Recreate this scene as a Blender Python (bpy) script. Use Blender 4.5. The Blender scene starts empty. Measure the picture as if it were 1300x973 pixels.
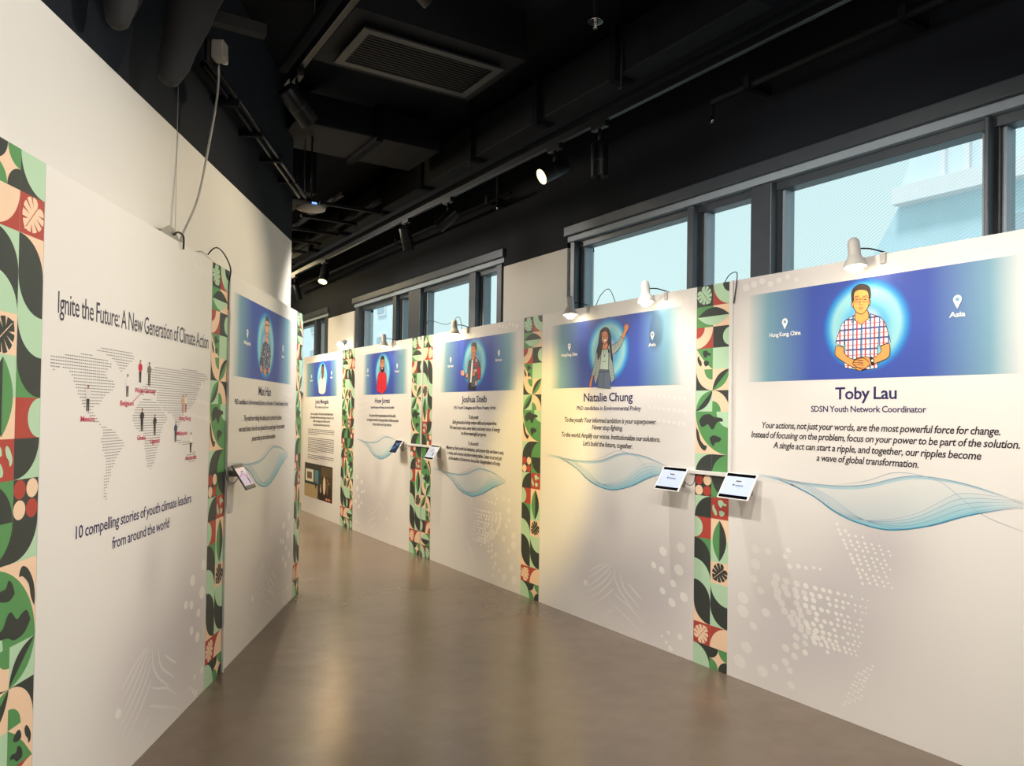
import bpy, math, random
from mathutils import Vector, Matrix
S = bpy.context.scene
COL = S.collection
PI = math.pi

# ------------------------------------------------------------------ camera
cam_d = bpy.data.cameras.new('camera')
cam = bpy.data.objects.new('camera', cam_d)
COL.objects.link(cam)
yaw, pit, rol = 0.5649, 0.0139, 0.0146
F = Vector((math.sin(yaw)*math.cos(pit), math.cos(yaw)*math.cos(pit), math.sin(pit)))
R = Vector((math.cos(yaw), -math.sin(yaw), 0)); U = R.cross(F)
R2 = R*math.cos(rol) + U*math.sin(rol)
U2 = -R*math.sin(rol) + U*math.cos(rol)
m = Matrix((R2, U2, -F)).transposed().to_4x4()
m.translation = (0, 0, 1.6)
cam.matrix_world = m
cam_d.sensor_fit = 'HORIZONTAL'
cam_d.sensor_width = 36
cam_d.lens = 961.27/1300*36
cam_d.shift_y = (511.3-486.5)/1300
cam_d.clip_start = 0.05
cam_d.clip_end = 400
S.camera = cam
S.view_settings.view_transform = 'Standard'
S.view_settings.look = 'None'
S.view_settings.gamma = 1
S.view_settings.exposure = 0.22

# ------------------------------------------------------------------ sky, sun, big lights
def lin(r, g, b):
    f = lambda c: (c/255/12.92) if c/255 <= 0.04045 else ((c/255+0.055)/1.055)**2.4
    return (f(r), f(g), f(b))
w = bpy.data.worlds.new('sky'); S.world = w; w.use_nodes = True
wn = w.node_tree.nodes; wl = w.node_tree.links
bg = wn['Background']
tc = wn.new('ShaderNodeTexCoord'); sp = wn.new('ShaderNodeSeparateXYZ')
rp = wn.new('ShaderNodeValToRGB')
wl.new(tc.outputs['Generated'], sp.inputs[0]); wl.new(sp.outputs['Z'], rp.inputs[0]); wl.new(rp.outputs[0], bg.inputs[0])
rp.color_ramp.elements[0].position = 0.0; rp.color_ramp.elements[0].color = (0.76, 0.92, 0.91, 1)
rp.color_ramp.elements[1].position = 0.6; rp.color_ramp.elements[1].color = (0.62, 0.82, 0.88, 1)
bg.inputs[1].default_value = 0.95

def add_light(name, kind, loc, target, energy, color, parent=None, **kw):
    d = bpy.data.lights.new(name, kind)
    d.energy = energy; d.color = color
    for k, v in kw.items(): setattr(d, k, v)
    o = bpy.data.objects.new(name, d); COL.objects.link(o)
    o.location = loc
    o.rotation_euler = (Vector(target)-Vector(loc)).to_track_quat('-Z', 'Y').to_euler()
    if parent:
        o.parent = parent
        o.location = Vector(loc) - Vector(parent.location)
    return o
add_light('sunlight', 'SUN', (-20, 10, 40), (0, 14, 0), 2.1, (1, .97, .92), angle=0.2)
# added area fills without fixtures: one behind the camera, a yellow one far off
add_light('fill_light', 'AREA', (1.1, -0.9, 3.95), (1.2, 2.2, 0), 62, (1, .95, .89), shape='RECTANGLE', size=2.2, size_y=1.2)
add_light('fill_light', 'AREA', (2.6, 12.6, 3.9), (2.6, 12.4, 0), 130, (1, .80, .46), shape='RECTANGLE', size=1.2, size_y=1.2)
# more added fills, hidden behind the left wall's end, brightening the far right panels
add_light('fill_light', 'AREA', (0.9, 9.3, 3.8), (3.66, 8.3, 1.2), 95, (1, .93, .84), shape='RECTANGLE', size=1.0, size_y=.8)
add_light('fill_light', 'AREA', (0.2, 8.2, 3.8), (3.66, 11.2, 1.2), 60, (1, .78, .42), shape='RECTANGLE', size=.8, size_y=.8)
# ------------------------------------------------------------------ materials
def mat(name, col, rough=.5, metal=0, noise=0.0, nscale=20, bump=0.0, bscale=60, emit=None, estr=0, spec=.5, coat=0):
    m = bpy.data.materials.new(name); m.use_nodes = True
    nt = m.node_tree; b = nt.nodes['Principled BSDF']
    b.inputs['Roughness'].default_value = rough
    b.inputs['Metallic'].default_value = metal
    b.inputs['Specular IOR Level'].default_value = spec
    b.inputs['Base Color'].default_value = (*col, 1)
    t = nt.nodes.new('ShaderNodeTexCoord')
    if noise > 0:
        n = nt.nodes.new('ShaderNodeTexNoise'); n.inputs['Scale'].default_value = nscale; n.inputs['Detail'].default_value = 5
        r = nt.nodes.new('ShaderNodeValToRGB')
        r.color_ramp.elements[0].position = .3; r.color_ramp.elements[1].position = .7
        r.color_ramp.elements[0].color = (*[c*(1-noise) for c in col], 1)
        r.color_ramp.elements[1].color = (*[min(1, c*(1+noise)) for c in col], 1)
        nt.links.new(t.outputs['Object'], n.inputs['Vector']); nt.links.new(n.outputs[0], r.inputs[0]); nt.links.new(r.outputs[0], b.inputs['Base Color'])
    if bump > 0:
        n2 = nt.nodes.new('ShaderNodeTexNoise'); n2.inputs['Scale'].default_value = bscale
        bp = nt.nodes.new('ShaderNodeBump'); bp.inputs['Strength'].default_value = bump; bp.inputs['Distance'].default_value = .01
        nt.links.new(t.outputs['Object'], n2.inputs['Vector']); nt.links.new(n2.outputs[0], bp.inputs['Height']); nt.links.new(bp.outputs[0], b.inputs['Normal'])
    if emit:
        b.inputs['Emission Color'].default_value = (*emit, 1); b.inputs['Emission Strength'].default_value = estr
    return m

M_white = mat('painted_plaster', (.76, .735, .69), .75, noise=.015, nscale=3, bump=.05)
M_board = mat('white_laminate', (.80, .78, .75), .55, noise=.01)
M_black = mat('black_paint', (.0022, .0036, .0072), .85, spec=.2, noise=.15, nscale=4, bump=.1)
M_blackwall = mat('black_wall_paint', (.0070, .0098, .0155), .8, spec=.25, noise=.1, nscale=3, bump=.08)
M_duct = mat('black_duct_sheet', (.0036, .0048, .0075), .7, spec=.25, noise=.2, nscale=6)
M_wrap = mat('duct_insulation_wrap', (.016, .016, .017), .85, noise=.2, nscale=8, bump=.3, bscale=12)
M_track = mat('black_anodised_metal', (.0030, .0034, .0045), .4, spec=.3, metal=0, noise=.1)
M_rail = mat('rail_edge_metal', (.05, .05, .06), .45, metal=.3, noise=.1)
M_grille = mat('dark_grille_paint', (.016, .016, .017), .5, noise=.1)
M_frame = mat('grey_window_aluminium', (.062, .074, .090), .4, metal=.25, noise=.06, nscale=12)
M_frame2 = mat('dark_window_gasket', (.03, .033, .04), .5, noise=.1)
M_reveal = mat('pale_window_reveal', (.30, .36, .42), .45, noise=.04)
M_plastic = mat('white_plastic', (.78, .77, .74), .35, noise=.02)
M_lamp = mat('lamp_white_enamel', (.52, .50, .47), .4, noise=.02)
M_cream = mat('cream_plastic', (.34, .32, .28), .5, noise=.05)
M_cable = mat('black_rubber', (.012, .012, .012), .5, noise=.1)
M_wcable = mat('white_cable', (.5, .48, .44), .5, noise=.05)
M_steel = mat('brushed_steel', (.42, .41, .40), .35, metal=.7, noise=.05)
M_chrome = mat('chrome', (.7, .7, .7), .15, metal=1, noise=.02)
M_tabframe = mat('tablet_white_shell', (.82, .81, .80), .3, noise=.01)
M_tabblack = mat('tablet_black_shell', (.03, .03, .03), .3, noise=.05)
M_glassblk = mat('screen_glass_black', (.006, .006, .008), .12, noise=.05)
M_bulb = mat('lit_bulb', (1, .9, .75), .4, noise=.01, emit=(1, .86, .62), estr=18)
M_bulbwarm = mat('lit_bulb_warm', (1, .8, .5), .4, noise=.01, emit=(1, .66, .28), estr=45)
M_lens = mat('lit_lens', (1, .9, .7), .4, noise=.01, emit=(1, .80, .42), estr=1.3)
M_lensdark = mat('dark_lens', (.05, .05, .05), .2, noise=.05)
M_led = mat('blue_led', (.1, .2, 1), .4, noise=.01, emit=(.15, .3, 1), estr=2)
M_bconc = mat('outside_pale_render', (.74, .82, .88), .8, noise=.03, nscale=1)
M_bconc2 = mat('outside_blue_glass', (.56, .72, .80), .6, noise=.04, nscale=1)
M_bband = mat('outside_slab_render', (.82, .80, .82), .8, noise=.02, nscale=1)
M_bwin = mat('outside_dark_window', (.42, .52, .58), .3, noise=.03)
M_ground = mat('outside_paving', (.45, .46, .45), .9, noise=.1, nscale=.5)

def floor_mat():
    m = mat('polished_concrete', (.16, .12, .09), .3)
    nt = m.node_tree; b = nt.nodes['Principled BSDF']
    t = nt.nodes.new('ShaderNodeTexCoord')
    def noise(sc, det, rough, dist=0):
        n = nt.nodes.new('ShaderNodeTexNoise'); n.inputs['Scale'].default_value = sc; n.inputs['Detail'].default_value = det
        n.inputs['Roughness'].default_value = rough; n.inputs['Distortion'].default_value = dist
        nt.links.new(t.outputs['Object'], n.inputs['Vector']); return n
    n1 = noise(1.3, 3, .5); n2 = noise(7, 6, .6)
    mx = nt.nodes.new('ShaderNodeMix'); mx.data_type = 'FLOAT'; mx.inputs[0].default_value = .45
    nt.links.new(n1.outputs[0], mx.inputs[2]); nt.links.new(n2.outputs[0], mx.inputs[3])
    r = nt.nodes.new('ShaderNodeValToRGB')
    r.color_ramp.elements[0].position = .22; r.color_ramp.elements[1].position = .80
    r.color_ramp.elements[0].color = (.122, .088, .065, 1); r.color_ramp.elements[1].color = (.196, .148, .112, 1)
    nt.links.new(mx.outputs[0], r.inputs[0]); nt.links.new(r.outputs[0], b.inputs['Base Color'])
    r2 = nt.nodes.new('ShaderNodeMapRange'); r2.inputs[3].default_value = .19; r2.inputs[4].default_value = .30
    nt.links.new(n1.outputs[0], r2.inputs[0]); nt.links.new(r2.outputs[0], b.inputs['Roughness'])
    n3 = noise(16, 2, .5)
    bp = nt.nodes.new('ShaderNodeBump'); bp.inputs['Strength'].default_value = .06; bp.inputs['Distance'].default_value = .01
    nt.links.new(n3.outputs[0], bp.inputs['Height']); nt.links.new(bp.outputs[0], b.inputs['Normal'])
    b.inputs['Specular IOR Level'].default_value = .62
    return m
M_floor = floor_mat()

def pane_mat():
    m = bpy.data.materials.new('filmed_window_glass'); m.use_nodes = True
    nt = m.node_tree; nt.nodes.clear()
    out = nt.nodes.new('ShaderNodeOutputMaterial')
    tr = nt.nodes.new('ShaderNodeBsdfTransparent'); gl = nt.nodes.new('ShaderNodeBsdfGlossy'); mx = nt.nodes.new('ShaderNodeMixShader')
    gl.inputs['Roughness'].default_value = .4
    t = nt.nodes.new('ShaderNodeTexCoord'); mp = nt.nodes.new('ShaderNodeMapping')
    mp.inputs['Rotation'].default_value = (math.radians(28), 0, 0)
    wv = nt.nodes.new('ShaderNodeTexWave'); wv.bands_direction = 'Z'; wv.inputs['Scale'].default_value = 19
    nt.links.new(t.outputs['Object'], mp.inputs[0]); nt.links.new(mp.outputs[0], wv.inputs[0])
    r = nt.nodes.new('ShaderNodeValToRGB')
    r.color_ramp.elements[0].color = (.83, .90, .92, 1); r.color_ramp.elements[1].color = (.95, .985, .98, 1)
    r.color_ramp.elements[0].position = .0; r.color_ramp.elements[1].position = .35
    nt.links.new(wv.outputs[0], r.inputs[0]); nt.links.new(r.outputs[0], tr.inputs[0])
    mx.inputs[0].default_value = .004
    nt.links.new(tr.outputs[0], mx.inputs[1]); nt.links.new(gl.outputs[0], mx.inputs[2]); nt.links.new(mx.outputs[0], out.inputs[0])
    return m
M_pane = pane_mat()

def print_mat(name, rough=.5, emit=0):
    m = bpy.data.materials.new(name); m.use_nodes = True
    nt = m.node_tree; b = nt.nodes['Principled BSDF']
    a = nt.nodes.new('ShaderNodeAttribute'); a.attribute_name = 'Col'
    nt.links.new(a.outputs['Color'], b.inputs['Base Color'])
    b.inputs['Roughness'].default_value = rough
    b.inputs['Specular IOR Level'].default_value = .4
    if emit:
        nt.links.new(a.outputs['Color'], b.inputs['Emission Color']); b.inputs['Emission Strength'].default_value = emit
    return m
M_print = print_mat('printed_vinyl', .5)
M_screen = print_mat('lit_screen', .15, .30)

# ------------------------------------------------------------------ object helpers
def tag(o, label=None, cat=None, group=None, kind=None):
    if label: o['label'] = label
    if cat: o['category'] = cat
    if group: o['group'] = group
    if kind: o['kind'] = kind
    return o
def empty(name, loc=(0, 0, 0), rz=0, **kw):
    o = bpy.data.objects.new(name, None); COL.objects.link(o)
    o.location = loc; o.rotation_euler = (0, 0, rz); o.empty_display_size = .1
    tag(o, **kw); return o

class MB:
    def __init__(s): s.v = []; s.f = []; s.sm = []
    def box(s, x0, x1, y0, y1, z0, z1):
        i = len(s.v)
        s.v += [(x, y, z) for z in (z0, z1) for y in (y0, y1) for x in (x0, x1)]
        for q in ((0, 2, 3, 1), (4, 5, 7, 6), (0, 1, 5, 4), (2, 6, 7, 3), (0, 4, 6, 2), (1, 3, 7, 5)):
            s.f.append([i+k for k in q]); s.sm.append(False)
        return s
    def obox(s, c, ax, ay, az, hx, hy, hz):
        i = len(s.v); c = Vector(c)
        for a in (-1, 1):
            for b in (-1, 1):
                for d in (-1, 1):
                    s.v.append(tuple(c + Vector(ax)*hx*d + Vector(ay)*hy*b + Vector(az)*hz*a))
        for q in ((0, 2, 3, 1), (4, 5, 7, 6), (0, 1, 5, 4), (2, 6, 7, 3), (0, 4, 6, 2), (1, 3, 7, 5)):
            s.f.append([i+k for k in q]); s.sm.append(False)
        return s
    def rings(s, pts, rads, n=16, cap0=True, cap1=True, axis=None):
        pts = [Vector(p) for p in pts]; i0 = len(s.v); prev = None
        for k, p in enumerate(pts):
            if axis is not None: d = Vector(axis)
            else:
                a = pts[max(0, k-1)]; b = pts[min(len(pts)-1, k+1)]; d = b-a
            d.normalize()
            if prev is None:
                u = d.cross(Vector((0, 0, 1)))
                if u.length < .05: u = d.cross(Vector((0, 1, 0)))
            else: u = prev - d*prev.dot(d)
            u.normalize(); prev = u; w_ = d.cross(u)
            for j in range(n):
                t = 2*PI*j/n
                s.v.append(tuple(p + (u*math.cos(t)+w_*math.sin(t))*rads[k]))
        for k in range(len(pts)-1):
            for j in range(n):
                a = i0+k*n+j; b = i0+k*n+(j+1) % n
                s.f.append([a, b, b+n, a+n]); s.sm.append(True)
        if cap0: s.f.append([i0+j for j in reversed(range(n))]); s.sm.append(False)
        if cap1: s.f.append([i0+(len(pts)-1)*n+j for j in range(n)]); s.sm.append(False)
        return s
    def cyl(s, p0, p1, r, n=16, r1=None): return s.rings([p0, p1], [r, r if r1 is None else r1], n)
    def tube(s, pts, r, n=6): return s.rings(pts, [r]*len(pts), n)
    def prism(s, poly, y0, y1, swap=False):
        i = len(s.v); n = len(poly)
        for y in (y0, y1):
            for a, b in poly: s.v.append((y, a, b) if swap else (a, y, b))
        s.f.append(list(range(i, i+n))); s.f.append(list(range(i+2*n-1, i+n-1, -1))); s.sm += [False, False]
        for k in range(n):
            s.f.append([i+k, i+(k+1) % n, i+n+(k+1) % n, i+n+k]); s.sm.append(False)
        return s
    def build(s, name, m, parent=None, bevel=0, **kw):
        me = bpy.data.meshes.new(name); me.from_pydata(s.v, [], s.f); me.update()
        me.polygons.foreach_set('use_smooth', s.sm)
        me.materials.append(m)
        o = bpy.data.objects.new(name, me); COL.objects.link(o)
        if parent: o.parent = parent
        if bevel:
            b = o.modifiers.new('bevel', 'BEVEL'); b.width = bevel; b.segments = 2; b.limit_method = 'ANGLE'
        tag(o, **kw); return o

def smooth_pts(p, n=8):
    """Catmull-Rom through the points"""
    out = []
    q = [p[0]]+list(p)+[p[-1]]
    for i in range(1, len(q)-2):
        for k in range(n):
            t = k/n; o = []
            for a, b, c, d in zip(q[i-1], q[i], q[i+1], q[i+2]):
                o.append(.5*((2*b)+(-a+c)*t+(2*a-5*b+4*c-d)*t*t+(-a+3*b-3*c+d)*t**3))
            out.append(tuple(o))
    out.append(tuple(p[-1])); return out

# ------------------------------------------------------------------ flat print canvas: x to the right, z up, on the local plane y=0
STEP = .00018
def mixc(a, b, t): return tuple(a[i]*(1-t)+b[i]*t for i in range(3))
class Print:
    def __init__(s, base=.0004): s.v = []; s.f = []; s.c = []; s.base = base
    def P(s, x, z, l): s.v.append((x, -(s.base+l*STEP), z)); return len(s.v)-1
    def poly(s, pts, col, l=1):
        ids = [s.P(x, z, l) for x, z in pts]
        s.f.append(ids); s.c.append([col]*len(ids))
    def rect(s, x0, x1, z0, z1, col, l=1): s.poly([(x0, z0), (x1, z0), (x1, z1), (x0, z1)], col, l)
    def ell(s, x, z, rx, rz, col, l=1, n=14, a0=0, a1=360, rot=0):
        full = abs(a1-a0) >= 360
        cr, sr = math.cos(math.radians(rot)), math.sin(math.radians(rot))
        pts = [] if full else [(x, z)]
        for k in range(n if full else n+1):
            t = math.radians(a0+(a1-a0)*k/n); ex, ez = rx*math.cos(t), rz*math.sin(t)
            pts.append((x+ex*cr-ez*sr, z+ex*sr+ez*cr))
        s.poly(pts, col, l)
    def line(s, pts, wd, col, l=2, closed=False, cols=None):
        p = list(pts)
        if closed: p = p+[p[0]]
        n = len(p); L = []; Rr = []
        for i in range(n):
            a = p[max(0, i-1)]; b = p[min(n-1, i+1)]
            if closed and i in (0, n-1): a = p[n-2]; b = p[1]
            dx, dz = b[0]-a[0], b[1]-a[1]; d = math.hypot(dx, dz) or 1
            h = (wd[i] if isinstance(wd, (list, tuple)) else wd)/2
            L.append(s.P(p[i][0]-dz/d*h, p[i][1]+dx/d*h, l)); Rr.append(s.P(p[i][0]+dz/d*h, p[i][1]-dx/d*h, l))
        for i in range(n-1):
            s.f.append([Rr[i], Rr[i+1], L[i+1], L[i]])
            s.c.append([cols[i], cols[i+1], cols[i+1], cols[i]] if cols else [col]*4)
    def band(s, A, B, ca, cb, l=1):
        """strip between two polylines with per-point colours"""
        a = [s.P(x, z, l) for x, z in A]; b = [s.P(x, z, l) for x, z in B]
        for i in range(len(A)-1):
            s.f.append([b[i], b[i+1], a[i+1], a[i]]); s.c.append([cb[i], cb[i+1], ca[i+1], ca[i]])
    def grid(s, x0, x1, z0, z1, nx, nz, fn, l=0):
        ids = [[s.P(x0+(x1-x0)*i/nx, z0+(z1-z0)*j/nz, l) for i in range(nx+1)] for j in range(nz+1)]
        cc = [[fn(x0+(x1-x0)*i/nx, z0+(z1-z0)*j/nz) for i in range(nx+1)] for j in range(nz+1)]
        for j in range(nz):
            for i in range(nx):
                s.f.append([ids[j][i], ids[j][i+1], ids[j+1][i+1], ids[j+1][i]])
                s.c.append([cc[j][i], cc[j][i+1], cc[j+1][i+1], cc[j+1][i]])
    def polar(s, x, z, r, fn, nr=14, na=40, l=2):
        prev = None
        for k in range(nr+1):
            rr = r*k/nr
            ring = [s.P(x+rr*math.cos(2*PI*j/na), z+rr*math.sin(2*PI*j/na), l) for j in range(na)]
            col = [fn(rr/r, s.v[q][0], s.v[q][2]) for q in ring]
            if prev:
                for j in range(na):
                    j2 = (j+1) % na
                    s.f.append([prev[0][j], ring[j], ring[j2], prev[0][j2]]); s.c.append([prev[1][j], col[j], col[j2], prev[1][j2]])
            prev = (ring, col)
    def text(s, txt, cx, zbase, width, cap, col, l=3, shear=0, bold=0, align='C'):
        d = bpy.data.curves.new('lettering_source', 'FONT'); d.body = txt; d.size = 1; d.shear = shear; d.offset = bold; d.space_character = .94; d.space_word = .85
        d.resolution_u = 2; d.align_x = 'LEFT'
        o = bpy.data.objects.new('lettering_source', d); COL.objects.link(o)
        me = bpy.data.meshes.new_from_object(o.evaluated_get(bpy.context.evaluated_depsgraph_get()))
        xs = [q.co.x for q in me.vertices]
        x0, x1 = min(xs), max(xs); k = width/(x1-x0); kz = cap/.70
        ox = cx-width/2 if align == 'C' else cx
        base = len(s.v)
        for q in me.vertices: s.v.append((ox+(q.co.x-x0)*k, -(s.base+l*STEP), zbase+q.co.y*kz))
        for p in me.polygons:
            s.f.append([base+i for i in p.vertices]); s.c.append([col]*len(p.vertices))
        bpy.data.objects.remove(o); bpy.data.curves.remove(d); bpy.data.meshes.remove(me)
    def build(s, name, parent, m=None, **kw):
        me = bpy.data.meshes.new(name); me.from_pydata(s.v, [], s.f)
        at = me.color_attributes.new('Col', 'FLOAT_COLOR', 'CORNER')
        flat = []
        # polygons keep the order of s.f
        for c in s.c:
            for q in c: flat += [q[0], q[1], q[2], 1.0]
        at.data.foreach_set('color', flat)
        me.materials.append(m or M_print); me.update()
        o = bpy.data.objects.new(name, me); COL.objects.link(o); o.parent = parent
        tag(o, **kw); return o
# ------------------------------------------------------------------ places
DP = 3.6636            # right row of panels: plane x = DP
TH = .5093; DL = 1.4812  # left row: direction and distance
uL = Vector((math.sin(TH), math.cos(TH), 0)); nL = Vector((-math.cos(TH), math.sin(TH), 0))
AL = PI/2-TH
def LP(s, z=0, d=DL): return tuple(nL*d+uL*s+Vector((0, 0, z)))
H = 2.442

# ------------------------------------------------------------------ structure
f = MB().box(-5, 4.3, -4, 16.2, -.1, 0).build('floor', M_floor, kind='structure')
j = MB()
a = Vector((1.58, 5.32, 0)); b = Vector((4.1, 5.05, 0))
MB().box(-4.9, 3.9, 5.055, 5.0585, 0, .0004).build('control_joint', M_floor, f)
MB().box(-5, 4.3, -4, 16.2, 4.25, 4.35).build('ceiling', M_black, kind='structure')
wr = empty('wall_right', (3.95, 0, 0), kind='structure')
MB().box(0, .3, -4, 16.2, 0, 1.9).build('lower_wall', M_white, wr)
MB().box(0, .3, -4, 16.2, 3.24, 4.25).build('upper_wall', M_blackwall, wr)
for (y0, y1) in ((5.36, 6.42), (10.58, 11.72), (-4, 1.2), (15.9, 16.2)):
    MB().box(0, .3, y0, y1, 1.9, 3.06).build('pier', M_white, wr)
    MB().box(0, .3, y0, y1, 3.06, 3.24).build('pier_head', M_blackwall, wr, label='black top of the pier')
wl_ = empty('wall_left', LP(0, 0, 1.53), AL, kind='structure')
MB().box(-6, 6.5, 0, .18, 0, 3.03).build('lower_wall', M_white, wl_)
MB().box(-6, 6.5, .0, .18, 3.03, 4.25).build('upper_wall', M_blackwall, wl_, label='black painted upper wall')
wf = empty('wall_far', (0, 16, 0), kind='structure')
MB().box(-5, 4.3, 0, .2, 0, 3.05).build('lower_wall', M_white, wf)
MB().box(-5, 4.3, 0, .2, 3.05, 4.25).build('upper_wall', M_blackwall, wf)
wb = empty('wall_back', (0, -4, 0), kind='structure')
MB().box(-5, 4.3, -.2, 0, 0, 3.05).build('lower_wall', M_white, wb)
MB().box(-5, 4.3, -.2, 0, 3.05, 4.25).build('upper_wall', M_blackwall, wb)
MB().box(-5.2, -5, -4, 16.2, 0, 4.25).build('wall_side', M_white, kind='structure')

def window(n, ytop, offs):
    """ytop: end farthest from the camera for n==1, offsets measured from it"""
    e = empty('window_%d' % n, (3.95, 0, 1.9), kind='structure')
    y0, y1 = ytop
    # outer frame in front of the wall face
    MB().box(-.03, .07, y0-.02, y1+.02, 1.255, 1.34).build('frame_head', M_frame, e, bevel=.006)
    MB().box(.0, .10, y0, y1, 1.205, 1.255).build('frame_rail', M_reveal, e, bevel=.004)
    MB().box(.05, .16, y0, y1, 1.15, 1.21).build('sash_head', M_frame, e, bevel=.004)
    MB().box(-.04, .3, y0, y1, -.03, 0).build('window_sill', M_frame, e, bevel=.004)
    edges = [y0]+[q for g in offs for q in g]+[y1]
    for k in range(0, len(edges), 2):
        a, b = edges[k], edges[k+1]
        if b-a > .1:
            wdt = b-a
            MB().box(.0, .15, a+.045, b-.045, 0, 1.2).build('mullion', M_frame, e, bevel=.005)
            MB().box(.06, .16, a+.02, a+.045, 0, 1.2).build('gasket', M_frame2, e)
            MB().box(.06, .16, b-.045, b-.02, 0, 1.2).build('gasket', M_frame2, e)
            MB().box(.08, .17, a, a+.02, 0, 1.2).build('sash_stile', M_reveal, e)
            MB().box(.08, .17, b-.02, b, 0, 1.2).build('sash_stile', M_reveal, e)
        else:
            MB().box(.0, .15, a, b, 0, 1.2).build('mullion', M_frame, e, bevel=.005)
    for a, b in offs:
        MB().box(.128, .134, a-.005, b+.005, 0, 1.2).build('glass_pane', M_pane, e)
W1 = [(1.45, 1.84), (1.953, 3.138), (3.392, 3.81), (3.963, 5.21)]
window(1, (1.2, 5.36), W1)
W2 = [(6.60, 6.95), (7.18, 8.305), (8.73, 9.02), (9.22, 10.35)]
window(2, (6.42, 10.58), W2)
W3 = [(11.94, 12.28), (12.48, 13.6), (14.03, 14.32), (14.52, 15.65)]
window(3, (11.72, 15.9), W3)

# outside
def footprint(poly, h):
    b_ = MB(); n = len(poly)
    b_.v = [(x, y, 0) for x, y in poly]+[(x, y, h) for x, y in poly]
    b_.f = [list(range(n))[::-1], list(range(n, 2*n))]+[[k, (k+1) % n, n+(k+1) % n, n+k] for k in range(n)]
    b_.sm = [False]*(n+2); return b_
MB().box(4.6, 160, -60, 160, -8.2, -8).build('ground', M_ground, kind='structure')
t = empty('neighbouring_tower', (30, 0, -8), label='pale blue tower with a slanted edge outside the near window', cat='building')
MB().prism([(16.2, 30), (17.0, 21), (17.75, 19), (3, 19), (3, 30)], 0, 14, True).build('upper_facade', M_bconc, t)
MB().prism([(17.8, 18.3), (18.9, 16.5), (20.5, 14), (20.5, 0), (3, 0), (3, 18.3)], 0, 14, True).build('podium', M_bconc2, t)
MB().box(-.6, 14, 3, 17.75, 18.3, 19).build('slab_edge', M_bband, t)
for y in (15.9, 15.0, 14.4, 11.6, 8.2, 5.1): MB().box(-.25, 0, y-.1, y+.1, 19, 30).build('facade_fin', M_bband, t)
for y, z in ((13.2, 16.4), (10.2, 16.4), (7.2, 16.4)): MB().box(-.05, 0, y-1, y+1, z-.9, z+.7).build('window', M_bwin, t)
t = empty('apartment_block', (25, 0, -8), label='pale block with small windows outside the far windows', cat='building')
footprint([(0, 58.3), (10, 82), (10, 96), (0, 96)], 34).build('facade', M_bconc, t)
for y in (60.2, 64.8, 69.4, 74, 78.6, 83.2, 88):
    for z in (15.2, 18.6, 22):
        q = MB().box(-.15, 0, y-.9, y+.9, z-.9, z+.9).build('window_frame', M_bband, t)
        MB().box(-.2, -.15, y-.7, y+.7, z-.7, z+.7).build('window_pane', M_bwin, q)

# ------------------------------------------------------------------ print colours
WHITE = lin(233, 229, 224); PATCH = lin(203, 197, 198); LDOT = lin(238, 235, 230)
NAVY = lin(38, 34, 88); INK = lin(30, 22, 34)
DARK = lin(58, 64, 60); GREEN = lin(92, 152, 92); MINT = lin(184, 218, 184); PEACH = lin(246, 212, 180); RED = lin(180, 72, 62)
SKIN = lin(242, 164, 92); SKIN2 = lin(214, 138, 98); OUT = lin(28, 26, 34)

def gs(x, z, cx, cz, sx, sz): return math.exp(-((x-cx)/sx)**2-((z-cz)/sz)**2)
def bgA(x, z):
    t = gs(x, z, .95, .35, .45, .32)*.9+gs(x, z, 1.5, .45, .35, .45)*.8+gs(x, z, .95, .85, .12, .18)*.55+gs(x, z, 1.5, 1.6, .3, .25)*.3
    return mixc(WHITE, PATCH, min(1, t))
def bgB(x, z):
    t = gs(x, z, .75, .55, .42, .40)*.9+gs(x, z, 1.0, .95, .22, .2)*.7+gs(x, z, .3, .3, .4, .4)*.5+gs(x, z, .15, 2.4, .5, .12)*.7
    return mixc(WHITE, PATCH, min(1, t))
WAVE_A= [(0.148, 1.262), (0.349, 1.25), (0.484, 1.234), (0.733, 1.233), (0.916, 1.254), (1.084, 1.304), (1.203, 1.321), (1.371, 1.308), (1.526, 1.275), (1.654, 1.236)]
WAVE_B= [(0.149, 1.243), (0.349, 1.241), (0.587, 1.172), (0.735, 1.094), (0.873, 1.052), (1.045, 1.039), (1.243, 1.085), (1.424, 1.157), (1.623, 1.216), (1.654, 1.216)]
WAVE_C= [(0.35, 1.222), (0.562, 1.196), (0.735, 1.102), (0.873, 1.069), (1.045, 1.091), (1.185, 1.139), (1.28, 1.196), (1.371, 1.25), (1.475, 1.26), (1.654, 1.25)]
WAVE_D= [(0.733, 1.238), (0.915, 1.274), (1.084, 1.331), (1.279, 1.308), (1.389, 1.237), (1.493, 1.165), (1.655, 1.116)]
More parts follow.
